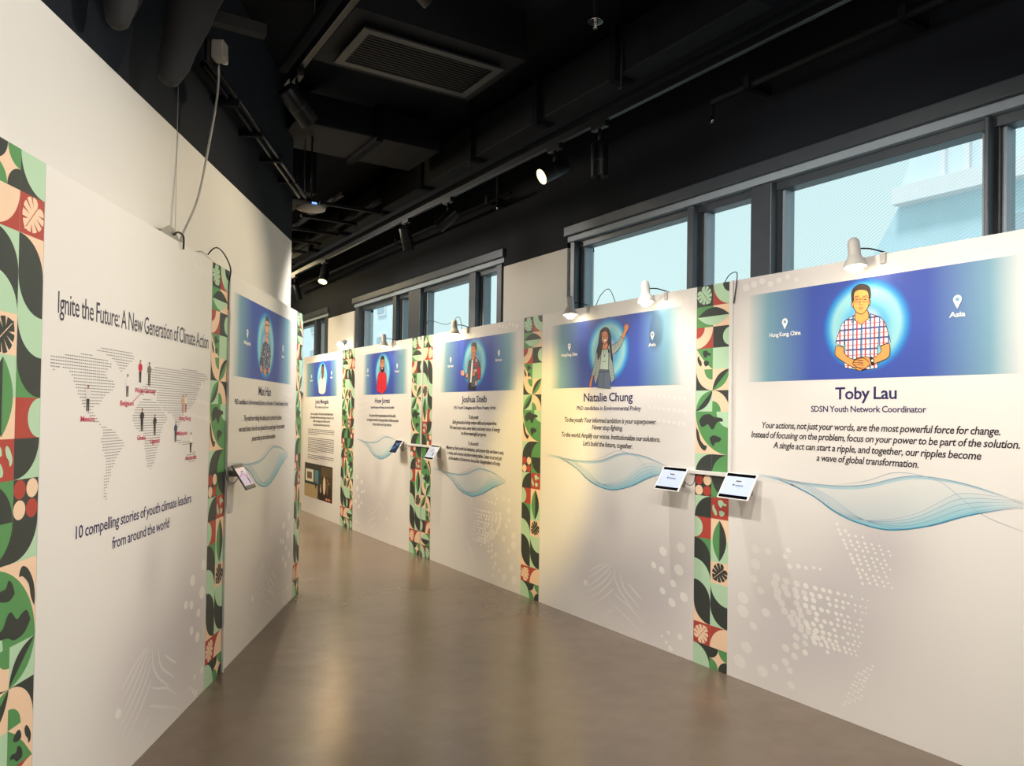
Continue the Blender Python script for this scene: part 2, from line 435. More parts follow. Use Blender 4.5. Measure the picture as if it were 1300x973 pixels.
DOTS_B= [(0.21, 0.72, 0.038), (0.2, 0.63, 0.029), (0.25, 0.57, 0.028), (0.12, 0.5, 0.043), (0.12, 0.42, 0.046), (0.29, 0.45, 0.031), (0.2, 0.35, 0.029), (0.27, 0.1, 0.039), (0.36, 0.15, 0.025), (0.43, 0.28, 0.027), (0.5, 0.31, 0.024), (0.5, 0.36, 0.024), (0.56, 0.34, 0.02), (0.43, 0.2, 0.027), (0.49, 0.25, 0.024), (0.56, 0.29, 0.019), (0.57, 0.45, 0.018), (0.62, 0.42, 0.016), (0.64, 0.39, 0.017), (0.7, 0.33, 0.013), (0.44, 0.84, 0.017), (0.42, 0.8, 0.017), (0.3, 0.81, 0.026), (0.21, 0.81, 0.032), (0.45, 0.75, 0.018), (0.51, 0.76, 0.016), (0.56, 0.76, 0.013), (0.61, 0.77, 0.011), (0.65, 0.77, 0.01), (0.1, 0.11, 0.049), (0.15, 0.21, 0.041), (0.25, 0.03, 0.034), (0.35, 0.03, 0.035), (0.47, 0.08, 0.025), (0.46, 0.16, 0.022), (0.36, 0.67, 0.029), (0.43, 0.66, 0.025), (0.5, 0.66, 0.022), (0.56, 0.66, 0.019), (0.62, 0.66, 0.017), (0.67, 0.66, 0.016), (0.71, 0.66, 0.014), (0.76, 0.66, 0.012), (0.8, 0.66, 0.01), (0.84, 0.66, 0.009), (0.9, 0.66, 0.007), (0.93, 0.66, 0.005), (0.35, 0.63, 0.028), (0.42, 0.62, 0.026), (0.49, 0.62, 0.022), (0.55, 0.62, 0.02), (0.6, 0.62, 0.018), (0.65, 0.62, 0.017), (0.7, 0.62, 0.014), (0.75, 0.62, 0.012), (0.79, 0.62, 0.011), (0.82, 0.62, 0.01), (0.86, 0.62, 0.008), (0.89, 0.62, 0.007), (0.92, 0.62, 0.006), (0.37, 0.59, 0.028), (0.44, 0.59, 0.025), (0.5, 0.59, 0.023), (0.56, 0.59, 0.019), (0.61, 0.59, 0.018), (0.71, 0.59, 0.013), (0.75, 0.59, 0.013), (0.79, 0.59, 0.011), (0.86, 0.59, 0.008), (0.9, 0.59, 0.007), (0.92, 0.59, 0.005), (0.37, 0.56, 0.028), (0.5, 0.55, 0.022), (0.56, 0.55, 0.019), (0.61, 0.55, 0.018), (0.66, 0.55, 0.016), (0.7, 0.55, 0.014), (0.75, 0.55, 0.013), (0.78, 0.55, 0.011), (0.82, 0.55, 0.01), (0.89, 0.55, 0.008), (0.4, 0.53, 0.026), (0.52, 0.52, 0.021), (0.58, 0.52, 0.02), (0.63, 0.52, 0.017), (0.76, 0.52, 0.012), (0.8, 0.52, 0.011), (0.83, 0.52, 0.009), (0.87, 0.52, 0.008), (0.9, 0.52, 0.007), (0.42, 0.49, 0.026), (0.48, 0.49, 0.023), (0.53, 0.49, 0.021), (0.63, 0.49, 0.017), (0.68, 0.49, 0.015), (0.72, 0.49, 0.014), (0.76, 0.49, 0.012), (0.8, 0.49, 0.011), (0.83, 0.49, 0.009), (0.86, 0.49, 0.008), (0.9, 0.49, 0.007), (0.46, 0.46, 0.024), (0.51, 0.46, 0.022), (0.56, 0.46, 0.02), (0.61, 0.46, 0.017), (0.66, 0.46, 0.016), (0.74, 0.46, 0.013), (0.82, 0.46, 0.01), (0.85, 0.46, 0.009), (0.88, 0.46, 0.008), (0.48, 0.43, 0.023), (0.53, 0.43, 0.021), (0.58, 0.43, 0.019), (0.63, 0.43, 0.017), (0.67, 0.43, 0.016), (0.71, 0.43, 0.014), (0.75, 0.43, 0.012), (0.79, 0.43, 0.011), (0.86, 0.43, 0.008), (0.89, 0.43, 0.007), (0.53, 0.41, 0.021), (0.58, 0.41, 0.02), (0.62, 0.4, 0.017), (0.67, 0.4, 0.016), (0.71, 0.4, 0.014), (0.75, 0.4, 0.013), (0.82, 0.41, 0.01), (0.85, 0.41, 0.009), (0.88, 0.41, 0.008), (0.56, 0.38, 0.02), (0.61, 0.38, 0.018), (0.69, 0.38, 0.015), (0.73, 0.38, 0.013), (0.76, 0.38, 0.012), (0.8, 0.38, 0.011), (0.83, 0.38, 0.01), (0.86, 0.38, 0.008), (0.62, 0.36, 0.017), (0.66, 0.36, 0.016), (0.7, 0.36, 0.014), (0.74, 0.36, 0.013), (0.77, 0.36, 0.012), (0.81, 0.36, 0.011), (0.84, 0.36, 0.009), (0.87, 0.36, 0.007), (0.75, 1.03, 0.011), (0.76, 1.0, 0.01), (0.77, 0.98, 0.011), (0.79, 0.95, 0.011), (0.8, 0.93, 0.01), (0.81, 0.91, 0.01), (0.83, 0.88, 0.011), (0.84, 0.86, 0.011), (0.85, 0.84, 0.011), (0.87, 0.81, 0.01), (0.88, 0.79, 0.01), (0.89, 0.77, 0.01), (0.9, 0.74, 0.01), (0.8, 1.0, 0.011), (0.82, 0.98, 0.01), (0.83, 0.95, 0.01), (0.84, 0.93, 0.01), (0.86, 0.91, 0.01), (0.87, 0.88, 0.01), (0.88, 0.86, 0.01), (0.89, 0.84, 0.01), (0.9, 0.81, 0.01), (0.92, 0.79, 0.01), (0.93, 0.77, 0.009), (0.94, 0.75, 0.01), (0.86, 0.98, 0.009), (0.87, 0.95, 0.01), (0.88, 0.93, 0.009), (0.9, 0.91, 0.009), (0.91, 0.88, 0.009), (0.92, 0.86, 0.009), (0.93, 0.84, 0.009), (0.94, 0.82, 0.009), (0.96, 0.79, 0.009), (0.97, 0.77, 0.009), (0.98, 0.75, 0.009), (0.9, 0.98, 0.008), (0.91, 0.95, 0.009), (0.92, 0.93, 0.009), (0.93, 0.91, 0.008), (0.95, 0.88, 0.008), (0.96, 0.86, 0.008), (0.97, 0.84, 0.008), (0.98, 0.82, 0.008), (0.99, 0.79, 0.008), (1.01, 0.77, 0.008), (1.02, 0.75, 0.008), (0.95, 0.95, 0.008), (0.96, 0.93, 0.008), (0.97, 0.91, 0.008), (0.98, 0.88, 0.008), (1.0, 0.86, 0.008), (1.01, 0.84, 0.008), (1.02, 0.82, 0.007), (1.03, 0.8, 0.007), (1.04, 0.77, 0.007), (1.06, 0.75, 0.007), (0.99, 0.95, 0.007), (1.0, 0.93, 0.007), (1.01, 0.91, 0.008), (1.02, 0.88, 0.008), (1.03, 0.86, 0.008), (1.05, 0.84, 0.007), (1.04, 0.93, 0.007), (1.05, 0.91, 0.007), (0.96, 0.33, 0.007), (0.95, 0.31, 0.007), (0.94, 0.28, 0.007), (0.93, 0.26, 0.007), (0.92, 0.24, 0.007), (0.91, 0.21, 0.007), (0.9, 0.19, 0.007), (0.9, 0.16, 0.007), (0.89, 0.14, 0.007), (0.93, 0.31, 0.007), (0.92, 0.29, 0.008), (0.92, 0.26, 0.007), (0.91, 0.24, 0.007), (0.9, 0.22, 0.007), (0.89, 0.19, 0.007), (0.88, 0.17, 0.007), (0.87, 0.14, 0.008), (0.86, 0.12, 0.008), (0.91, 0.29, 0.007), (0.9, 0.27, 0.008), (0.89, 0.24, 0.008), (0.88, 0.22, 0.007), (0.87, 0.2, 0.007), (0.86, 0.17, 0.007), (0.85, 0.15, 0.007), (0.84, 0.12, 0.007), (0.83, 0.1, 0.008), (0.88, 0.27, 0.007), (0.87, 0.25, 0.007), (0.86, 0.22, 0.007), (0.85, 0.2, 0.008), (0.84, 0.18, 0.007), (0.83, 0.15, 0.008), (0.82, 0.13, 0.007), (0.81, 0.1, 0.007), (0.8, 0.08, 0.008)]
FINGER= [[(0.67, 0.381), (0.743, 0.42), (0.824, 0.458), (0.904, 0.488)], [(0.671, 0.335), (0.764, 0.385), (0.845, 0.439), (0.933, 0.486)], [(0.651, 0.259), (0.765, 0.327), (0.856, 0.396), (0.944, 0.469)], [(0.641, 0.217), (0.746, 0.265), (0.867, 0.347), (0.948, 0.432)], [(0.653, 0.167), (0.788, 0.235), (0.907, 0.323), (0.968, 0.398)], [(0.696, 0.131), (0.829, 0.199), (0.938, 0.279), (0.976, 0.312)], [(0.822, 0.069), (0.892, 0.104), (0.969, 0.153)], [(0.983, 0.451), (0.994, 0.378), (1.043, 0.313), (1.12, 0.255), (1.185, 0.214)], [(1.05, 0.439), (1.071, 0.368), (1.118, 0.316), (1.193, 0.271), (1.248, 0.234)], [(0.986, 0.276), (1.064, 0.243), (1.157, 0.214), (1.231, 0.17), (1.303, 0.127)], [(0.968, 0.197), (1.065, 0.156), (1.178, 0.109), (1.33, 0.045)], [(1.136, 0.381), (1.21, 0.335), (1.282, 0.296)]]
DOTS_A= [(1.4, 0.56, 0.028), (1.48, 0.54, 0.03), (1.64, 0.57, 0.045), (1.49, 0.67, 0.039), (1.66, 0.72, 0.041), (1.49, 0.4, 0.029), (1.58, 0.34, 0.036), (1.59, 0.47, 0.031), (1.69, 0.4, 0.038), (1.55, 0.13, 0.016), (1.49, 0.09, 0.013), (1.53, 0.06, 0.016), (1.66, 0.13, 0.026), (1.57, 0.03, 0.025), (0.64, 0.29, 0.027)]
LANDS= [[(0.053, 1.788), (0.124, 1.789), (0.236, 1.795), (0.278, 1.809), (0.334, 1.803), (0.428, 1.798), (0.516, 1.786), (0.504, 1.761), (0.455, 1.747), (0.481, 1.718), (0.551, 1.703), (0.534, 1.678), (0.459, 1.646), (0.436, 1.622), (0.413, 1.604), (0.377, 1.61), (0.355, 1.587), (0.391, 1.558), (0.416, 1.54), (0.404, 1.529), (0.333, 1.564), (0.287, 1.598), (0.264, 1.631), (0.242, 1.652), (0.219, 1.695), (0.207, 1.717), (0.165, 1.741), (0.116, 1.744), (0.069, 1.725), (0.055, 1.75)], [(0.391, 1.836), (0.539, 1.842), (0.703, 1.843), (0.719, 1.819), (0.677, 1.79), (0.623, 1.762), (0.597, 1.742), (0.568, 1.771), (0.546, 1.794), (0.477, 1.813), (0.391, 1.818)], [(0.416, 1.534), (0.465, 1.522), (0.542, 1.502), (0.638, 1.45), (0.625, 1.419), (0.573, 1.391), (0.536, 1.345), (0.513, 1.298), (0.485, 1.259), (0.496, 1.222), (0.471, 1.225), (0.465, 1.267), (0.474, 1.337), (0.479, 1.385), (0.445, 1.434), (0.436, 1.469), (0.449, 1.504)], [(0.888, 1.784), (1.02, 1.798), (1.058, 1.744), (0.991, 1.699), (0.943, 1.657), (0.862, 1.668), (0.786, 1.653), (0.799, 1.686), (0.86, 1.715)], [(0.787, 1.634), (0.879, 1.642), (0.978, 1.623), (1.067, 1.574), (1.104, 1.546), (1.052, 1.518), (1.02, 1.463), (0.989, 1.408), (0.974, 1.367), (0.928, 1.316), (0.886, 1.319), (0.861, 1.374), (0.843, 1.428), (0.825, 1.482), (0.749, 1.504), (0.718, 1.543), (0.73, 1.588)], [(1.02, 1.791), (1.201, 1.795), (1.4, 1.814), (1.647, 1.787), (1.672, 1.764), (1.557, 1.743), (1.515, 1.685), (1.474, 1.637), (1.412, 1.605), (1.33, 1.589), (1.312, 1.559), (1.255, 1.507), (1.237, 1.485), (1.208, 1.53), (1.157, 1.574), (1.102, 1.574), (1.048, 1.589), (0.96, 1.643), (0.991, 1.699), (1.041, 1.736)], [(1.343, 1.346), (1.404, 1.365), (1.489, 1.369), (1.514, 1.328), (1.471, 1.307), (1.365, 1.322)], [(1.213, 1.442), (1.465, 1.42), (1.444, 1.399), (1.26, 1.416)]]
# ------------------------------------------------------------------ background art of the panels
def flip(fn, W): return lambda x, z: fn(W-x, z)
def art(parent, W, kind, mirror=False):
    fn = bgA if kind == 'A' else bgB
    X = (lambda x: W-x) if mirror else (lambda x: x)
    f2 = (lambda x, z: fn(X(x), z))
    p = Print(.0002)
    p.grid(.001, W-.001, .002, H-.001, 30, 44, f2, 0)
    def dot(x, z, r, a=1.0):
        if r < x < W-r and z > r:
            p.ell(X(x), z, r, r*.8, mixc(fn(x, z), LDOT, a), 1+(len(p.f) % 61)*.03, 10, rot=-20 if not mirror else 20)
    if kind == 'B':
        for x, z, r in DOTS_B: dot(x, z, r, .9 if r < .02 else .6)
        for k in range(7):
            dot(.12+k*.06, 2.385+.012*(k % 3), .028-.002*k, .6)
    elif kind == 'A':
        for x, z, r in DOTS_A: dot(x, z, r, .85)
        for c in FINGER:
            q = smooth_pts(c, 6)
            p.line([(X(x), z) for x, z in q], [.006+.008*math.sin(PI*i/(len(q)-1)) for i in range(len(q))], mixc(PATCH, LDOT, .55), 1)
        for k in range(8):
            for r in range(3): dot(1.34+k*.048, 1.74-r*.085-k*.004, .012+.001*k, .7)
        for k in range(5): dot(1.45+k*.06, 2.37-.01*(k % 2), .026, .6)
    p.build('background_print', parent)
    return f2

def wave(parent, f2, dx=0, dz=0, W=1.76, kx=1.0, length=1.0):
    p = Print(.0011)
    T1 = lin(20, 186, 212); T2 = lin(0, 132, 172)
    def tr(c): return smooth_pts([(x*kx+dx, z+dz) for x, z in c], 10)
    A, B, C, D = tr(WAVE_A), tr(WAVE_B), tr(WAVE_C), tr(WAVE_D)
    def samp(P_, n=80):
        x0, x1 = P_[0][0], min(P_[-1][0], W-.01); o = []
        for i in range(n+1):
            x = x0+(x1-x0)*i/n
            for k in range(len(P_)-1):
                if P_[k][0] <= x <= P_[k+1][0]+1e-9:
                    t = (x-P_[k][0])/max(1e-6, P_[k+1][0]-P_[k][0]); o.append((x, P_[k][1]*(1-t)+P_[k+1][1]*t)); break
            else: o.append((x, P_[-1][1]))
        return o
    A, B, C, D = samp(A), samp(B), samp(C), samp(D)
    def fade(i, n=80): return min(1, i/16)*min(1, (n-i)/14+.25)
    def cc(P_, a, t=T1): return [mixc(f2(x, z), t, a*fade(i)) for i, (x, z) in enumerate(P_)]
    p.band(A, B, cc(A, .05), cc(B, .22), 0)
    p.band(C, B, cc(C, .14), cc(B, .68), 1)
    for k in range(5):
        t = k/5
        Q = [(a[0], a[1]*(1-t)+b[1]*t) for a, b in zip(C, B)]
        p.line(Q, .0022, T1, 2, cols=cc(Q, .7, T2))
    up = [(x, z-.018*math.sin(PI*i/80)) for i, (x, z) in enumerate(A)]
    p.band(A, up, cc(A, .35), cc(up, .5), 1)
    p.line(A, .0045, T1, 2, cols=cc(A, .75, T2)); p.line(B, .006, T1, 3, cols=cc(B, .95, T2))
    p.line(C, .0025, T1, 3, cols=cc(C, .5, T2)); p.line(D, .0025, T1, 3, cols=cc(D, .55, T2))
    low = [(x, z-.006) for x, z in A]
    p.line(low, .003, T1, 2, cols=cc(low, .5, T2))
    p.build('wave_graphic', parent)

def banner(parent, f2, x0, x1, z0, z1, cx, cz, r=.25, W=1.76):
    p = Print(.0011)
    BLUE = lin(62, 84, 172); TEAL = lin(128, 174, 186)
    def col(x, z):
        d = abs(x-cx)/((x1-x0)/2)
        c = mixc(BLUE, TEAL, min(1, max(0, (d-.42)/.45))**1.1)
        e = min((x-x0), (x1-x))/.14
        return mixc(f2(x, z), c, max(0, min(1, e))**.8)
    p.grid(x0, x1, z0, z1, 60, 14, col, 0)
    def glow(t, x, z):
        stops = [(0, lin(150, 182, 214)), (.30, lin(160, 190, 218)), (.42, lin(84, 168, 218)), (.58, lin(132, 200, 216)), (.74, lin(158, 214, 218)), (.86, lin(58, 160, 218)), (.94, lin(42, 112, 196))]
        for (a, ca), (b, cb) in zip(stops, stops[1:]):
            if a <= t <= b: return mixc(ca, cb, (t-a)/(b-a))
        return mixc(stops[-1][1], col(x, z), min(1, (t-.94)/.06))
    p.polar(cx, cz, r, glow, 20, 48, 1)
    p.build('banner_print', parent)

def pin(p, x, z, txt, w, k=1.0):
    G = lin(70, 110, 130); Wh = lin(250, 250, 250)
    for dx, dz, c, l in ((.003, -.003, G, 2), (0, 0, Wh, 3)):
        p.ell(x+dx, z+dz, .020*k, .021*k, c, l+.4, 16)
        p.poly([(x-.018*k+dx, z-.009*k+dz), (x+dx, z-.044*k+dz), (x+.018*k+dx, z-.009*k+dz)], c, l)
        p.text(txt, x+dx, z-.082*k+dz, w, .024*k, c, l, bold=.025)
    p.ell(x, z, .009*k, .009*k, lin(110, 165, 190), 4, 12)

def person_panel(parent, W, x0, x1, cx, cz, portrait, name, namew, sub, subw, lines, pins, f2, name_z=1.70, sub_z=1.632):
    banner(parent, f2, x0, x1, 1.808, 2.333, cx, cz, W=W)
    p = Print(.0022); portrait(p); p.build('portrait_print', parent)
    for x, z, t, w_ in pins:
        p = Print(.0017); pin(p, x, z, t, w_); p.build('location_pin', parent)
    p = Print(.0011); p.text(name, cx, name_z, namew, .064, NAVY, 0, bold=.016); p.build('name_lettering', parent)
    p = Print(.0011); p.text(sub, cx, sub_z, subw, .032, NAVY, 0, bold=.016); p.build('role_lettering', parent)
    for t, z, w_ in lines:
        p = Print(.0011); p.text(t, cx, z-.017, w_, .037, INK, 0, shear=.22, bold=.016); p.build('quote_lettering', parent)

# ------------------------------------------------------------------ portraits (flat cartoon prints)
def mapper(cx, cz, zx0, zy0, sx, sy, slope):
    return lambda zx, zy: (cx+(zx-zx0)*sx, cz+(zy0+slope*(zx-zx0)-zy)*sy)
def inside(x, z, poly):
    c = False; j = len(poly)-1
    for i in range(len(poly)):
        if (poly[i][1] > z) != (poly[j][1] > z) and x < (poly[j][0]-poly[i][0])*(z-poly[i][1])/(poly[j][1]-poly[i][1])+poly[i][0]: c = not c
        j = i
    return c
def shape(p, T, pts, col, l, ow=.0036, sm=True):
    q = [T(*a) for a in pts]
    if sm: q = smooth_pts(q+[q[0]], 3)[:-1]
    p.poly(q, col, l)
    if ow: p.line(q, ow, OUT, l+1, closed=True)
    return q
def stroke(p, T, pts, w_, l, col=OUT):
    w_ *= 1.5
    p.line(smooth_pts([T(*a) for a in pts], 4), w_, col, l)

def toby(cx, cz):
    T = mapper(cx, cz, 470, 450, .00074, .00068, -.0975)
    def draw(p):
        shape(p, T, [(410, 340), (498, 335), (505, 400), (452, 450), (405, 410)], SKIN, 0)
        body = [(400, 370), (330, 410), (300, 440), (250, 590), (318, 618), (328, 560), (330, 640), (322, 780), (380, 790), (450, 800), (578, 772), (575, 600), (595, 605), (672, 572), (635, 440), (600, 390), (520, 360), (505, 400), (452, 445), (405, 410)]
        q = [T(*a) for a in body]
        p.poly(q, lin(244, 240, 238), 2)
        xs = [a[0] for a in q]; zs = [a[1] for a in q]; st = .0045
        x = min(xs); i = 0
        while x < max(xs):
            z = min(zs); j = 0
            while z < max(zs):
                if inside(x+st/2, z+st/2, q) and inside(x, z, q):
                    a = i % 11; b = j % 12; c = None
                    if b in (0, 1): c = lin(60, 92, 150)
                    elif a in (0, 1): c = lin(90, 120, 172)
                    elif a in (5, 6): c = lin(226, 70, 78)
                    elif b in (6,): c = lin(232, 120, 120)
                    if b in (0, 1) and a in (5, 6): c = lin(130, 60, 100)
                    if c: p.rect(x, x+st, z, z+st, c, 3)
                z += st; j += 1
            x += st; i += 1
        p.line(q, .0036, OUT, 4, closed=True)
        stroke(p, T, [(452, 445), (450, 560), (448, 690)], .0016, 4)
        stroke(p, T, [(400, 370), (375, 425), (405, 412)], .0022, 5); stroke(p, T, [(505, 350), (520, 412), (500, 402)], .0022, 5)
        stroke(p, T, [(328, 470), (328, 600)], .002, 5); stroke(p, T, [(585, 470), (580, 600)], .002, 5)
        shape(p, T, [(255, 612), (315, 622), (320, 660), (345, 690), (400, 715), (470, 700), (520, 745), (470, 790), (440, 800), (400, 780), (330, 745), (262, 700), (248, 670)], SKIN, 6)
        shape(p, T, [(598, 610), (660, 585), (668, 650), (655, 690), (600, 722), (545, 745), (500, 770), (470, 790), (400, 760), (395, 735), (430, 700), (500, 692), (540, 700), (580, 672), (604, 645)], SKIN, 7)
        for k in range(4): stroke(p, T, [(395, 722+k*18), (430, 716+k*20), (475, 722+k*18)], .0018, 9)
        for k in range(3): stroke(p, T, [(430, 706+k*20), (470, 700+k*22)], .0016, 9)
        shape(p, T, [(522, 700), (540, 692), (552, 745), (536, 752)], OUT, 9)
        p.ell(*T(541, 718), .011, .011, OUT, 10); p.ell(*T(541, 718), .0065, .0065, lin(235, 235, 235), 11)
        shape(p, T, [(380, 262), (376, 290), (388, 308), (396, 300), (392, 262)], SKIN, 1); shape(p, T, [(512, 255), (522, 262), (518, 290), (508, 296)], SKIN, 1)
        shape(p, T, [(390, 215), (388, 270), (395, 310), (415, 345), (445, 362), (470, 356), (498, 322), (512, 270), (512, 215), (503, 188), (480, 168), (440, 164), (402, 184)], SKIN, 3)
        shape(p, T, [(382, 268), (376, 215), (385, 170), (415, 142), (455, 132), (500, 145), (520, 175), (522, 235), (512, 240), (506, 200), (485, 178), (440, 172), (405, 185), (394, 210), (391, 262)], lin(66, 56, 50), 5)
        for ex in (418, 484):
            p.line([T(ex-24, 238), T(ex+22, 234), T(ex+20, 268), T(ex-18, 272)], .0034, OUT, 7, closed=True)
            stroke(p, T, [(ex-12, 252), (ex+10, 250)], .003, 7); stroke(p, T, [(ex-18, 228), (ex+14, 222)], .0024, 7)
        stroke(p, T, [(440, 250), (462, 246)], .002, 7); stroke(p, T, [(508, 240), (520, 246)], .002, 7); stroke(p, T, [(380, 250), (395, 250)], .002, 7)
        stroke(p, T, [(450, 262), (438, 288), (462, 290)], .0018, 7); stroke(p, T, [(432, 318), (448, 314), (468, 316)], .0022, 7); stroke(p, T, [(440, 328), (460, 327)], .0014, 7)
    return draw

def natalie(cx, cz):
    T = mapper(cx, cz, 400, 470, .00105, .00066, -.0886)
    J = lin(168, 178, 170); HAIR = lin(58, 44, 46)
    def draw(p):
        shape(p, T, [(375, 205), (330, 235), (315, 300), (305, 390), (285, 500), (310, 560), (350, 500), (390, 470), (450, 520), (470, 560), (450, 480), (448, 400), (440, 300), (420, 225)], HAIR, 0)
        shape(p, T, [(358, 390), (412, 385), (408, 450), (375, 470), (350, 455)], SKIN2, 2)
        shape(p, T, [(308, 700), (440, 690), (448, 905), (300, 905)], lin(104, 116, 134), 2, sm=False)
        stroke(p, T, [(372, 720), (372, 900)], .002, 4); stroke(p, T, [(310, 722), (440, 712)], .003, 4)
        shape(p, T, [(345, 460), (415, 455), (425, 560), (422, 695), (325, 690), (335, 560)], lin(196, 216, 198), 3, sm=False)
        shape(p, T, [(345, 470), (290, 500), (270, 580), (248, 690), (228, 765), (268, 775), (275, 720), (262, 800), (280, 868), (300, 800), (325, 700), (335, 580)], J, 4, sm=False)
        shape(p, T, [(415, 440), (435, 480), (428, 600), (430, 690), (460, 840), (495, 790), (480, 700), (470, 600), (468, 520), (520, 480), (560, 420), (590, 350), (550, 318), (520, 380), (465, 410), (430, 400)], J, 4, sm=False)
        for k in range(6): stroke(p, T, [(480+k*15, 395-k*10), (490+k*16, 480-k*24)], .0016, 6)
        for k in range(9): stroke(p, T, [(440+k*2, 500+k*36), (470+k*2, 495+k*36)], .0012, 6); stroke(p, T, [(262+k*3, 760-k*30), (300+k*3, 752-k*30)], .0012, 6)
        shape(p, T, [(232, 770), (252, 772), (238, 850), (228, 900), (208, 895), (212, 840)], SKIN2, 4)
        shape(p, T, [(560, 318), (590, 345), (612, 280), (635, 235), (645, 190), (634, 200), (632, 165), (622, 195), (612, 165), (606, 195), (590, 178), (594, 215), (582, 185), (590, 240), (580, 270)], SKIN2, 5, sm=False)
        shape(p, T, [(345, 270), (345, 350), (358, 385), (380, 400), (405, 380), (418, 340), (415, 280), (385, 245)], SKIN2, 5)
        shape(p, T, [(355, 255), (385, 235), (420, 262), (430, 340), (440, 460), (455, 560), (470, 590), (452, 400), (442, 290), (415, 220), (375, 205), (338, 235), (325, 330), (300, 480), (305, 575), (340, 500), (350, 400), (340, 330), (344, 275)], HAIR, 7)
        for ex in (362, 400): stroke(p, T, [(ex-10, 312), (ex, 306), (ex+10, 310)], .0028, 7); stroke(p, T, [(ex-12, 292), (ex+10, 286)], .0024, 7)
        shape(p, T, [(364, 348), (400, 340), (392, 366), (374, 368)], lin(250, 240, 236), 7, .0018)
        stroke(p, T, [(382, 310), (376, 332), (388, 334)], .0016, 7)
        stroke(p, T, [(365, 470), (378, 540), (395, 470)], .0018, 6); stroke(p, T, [(355, 602), (400, 598)], .002, 6)
        p.ell(*T(378, 535), .006, .006, OUT, 6)
    return draw

def joshua(cx, cz):
    T = mapper(cx, cz, 365, 470, .00145, .00071, -.11)
    G = lin(92, 100, 108); Rd = lin(206, 52, 62)
    def draw(p):
        shape(p, T, [(340, 240), (342, 300), (350, 360), (385, 370), (405, 320), (410, 250), (375, 225)], SKIN2, 3)
        shape(p, T, [(345, 340), (398, 330), (400, 430), (360, 460), (345, 420)], SKIN2, 2)
        shape(p, T, [(340, 240), (345, 195), (375, 180), (405, 195), (412, 260), (402, 290), (396, 245), (360, 228)], lin(84, 74, 66), 5)
        shape(p, T, [(322, 730), (410, 760), (410, 842), (300, 842)], lin(40, 40, 52), 0, sm=False)
        shape(p, T, [(340, 420), (370, 430), (360, 740), (325, 735)], lin(240, 240, 240), 3, sm=False)
        shape(p, T, [(350, 400), (310, 440), (295, 540), (290, 600), (250, 620), (240, 650), (275, 690), (300, 700), (295, 790), (330, 740), (340, 560)], G, 4, sm=False)
        shape(p, T, [(395, 375), (440, 420), (465, 500), (475, 620), (465, 690), (430, 700), (420, 790), (345, 800), (362, 600), (370, 440)], G, 4, sm=False)
        shape(p, T, [(425, 530), (468, 520), (472, 680), (440, 690)], Rd, 6, .0015, sm=False)
        shape(p, T, [(388, 470), (420, 465), (418, 515), (390, 515)], Rd, 6, .0015, sm=False)
        shape(p, T, [(400, 400), (430, 420), (425, 455), (402, 450)], lin(220, 160, 168), 6, 0, sm=False)
        shape(p, T, [(372, 560), (425, 545), (420, 590), (385, 600)], lin(224, 170, 170), 6, .0012, sm=False)
        shape(p, T, [(400, 720), (425, 712), (422, 770), (402, 775)], lin(224, 170, 170), 6, 0, sm=False)
        shape(p, T, [(275, 615), (296, 610), (298, 665), (280, 670)], lin(224, 170, 170), 6, 0, sm=False)
        shape(p, T, [(360, 600), (392, 585), (400, 625), (375, 655), (362, 640)], SKIN2, 7)
        shape(p, T, [(248, 640), (245, 590), (235, 570), (225, 568), (205, 575), (196, 600), (204, 640), (230, 650)], lin(236, 170, 150), 4)
        for k in range(3): stroke(p, T, [(205+k*2, 590+k*16), (228, 596+k*14)], .002, 6)
        stroke(p, T, [(352, 262), (368, 260)], .003, 6); stroke(p, T, [(382, 258), (396, 256)], .003, 6)
        stroke(p, T, [(370, 270), (364, 298), (374, 300)], .002, 6); stroke(p, T, [(358, 325), (380, 322)], .003, 6)
    return draw

def huw(cx, cz):
    T = mapper(cx, cz, 565, 480, .00141, .000585, -.10)
    Rd = lin(222, 44, 62); HR = lin(44, 34, 32)
    def draw(p):
        shape(p, T, [(520, 170), (515, 250), (525, 330), (560, 370), (590, 330), (602, 250), (598, 170)], SKIN2, 2)
        shape(p, T, [(520, 330), (595, 330), (600, 430), (520, 430)], SKIN2, 0)
        shape(p, T, [(512, 260), (520, 140), (560, 90), (595, 120), (605, 240), (592, 180), (560, 165), (530, 185)], HR, 4)
        shape(p, T, [(516, 320), (535, 345), (560, 335), (590, 340), (600, 320), (603, 400), (560, 440), (518, 400)], HR, 4)
        shape(p, T, [(535, 352), (575, 352), (555, 385)], lin(230, 190, 180), 6, 0)
        shape(p, T, [(520, 420), (470, 490), (452, 560), (440, 720), (445, 820), (520, 885), (580, 885), (650, 800), (658, 700), (650, 520), (600, 425), (560, 445)], Rd, 5)
        stroke(p, T, [(548, 450), (545, 880)], .004, 7, lin(140, 20, 36)); stroke(p, T, [(605, 620), (600, 840)], .003, 7, lin(140, 20, 36)); stroke(p, T, [(480, 600), (475, 800)], .003, 7, lin(140, 20, 36))
        for ex in (540, 578): stroke(p, T, [(ex-10, 240), (ex+10, 238)], .004, 6); stroke(p, T, [(ex-12, 215), (ex+12, 212)], .004, 6)
        stroke(p, T, [(560, 240), (554, 285), (566, 288)], .002, 6)
    return draw

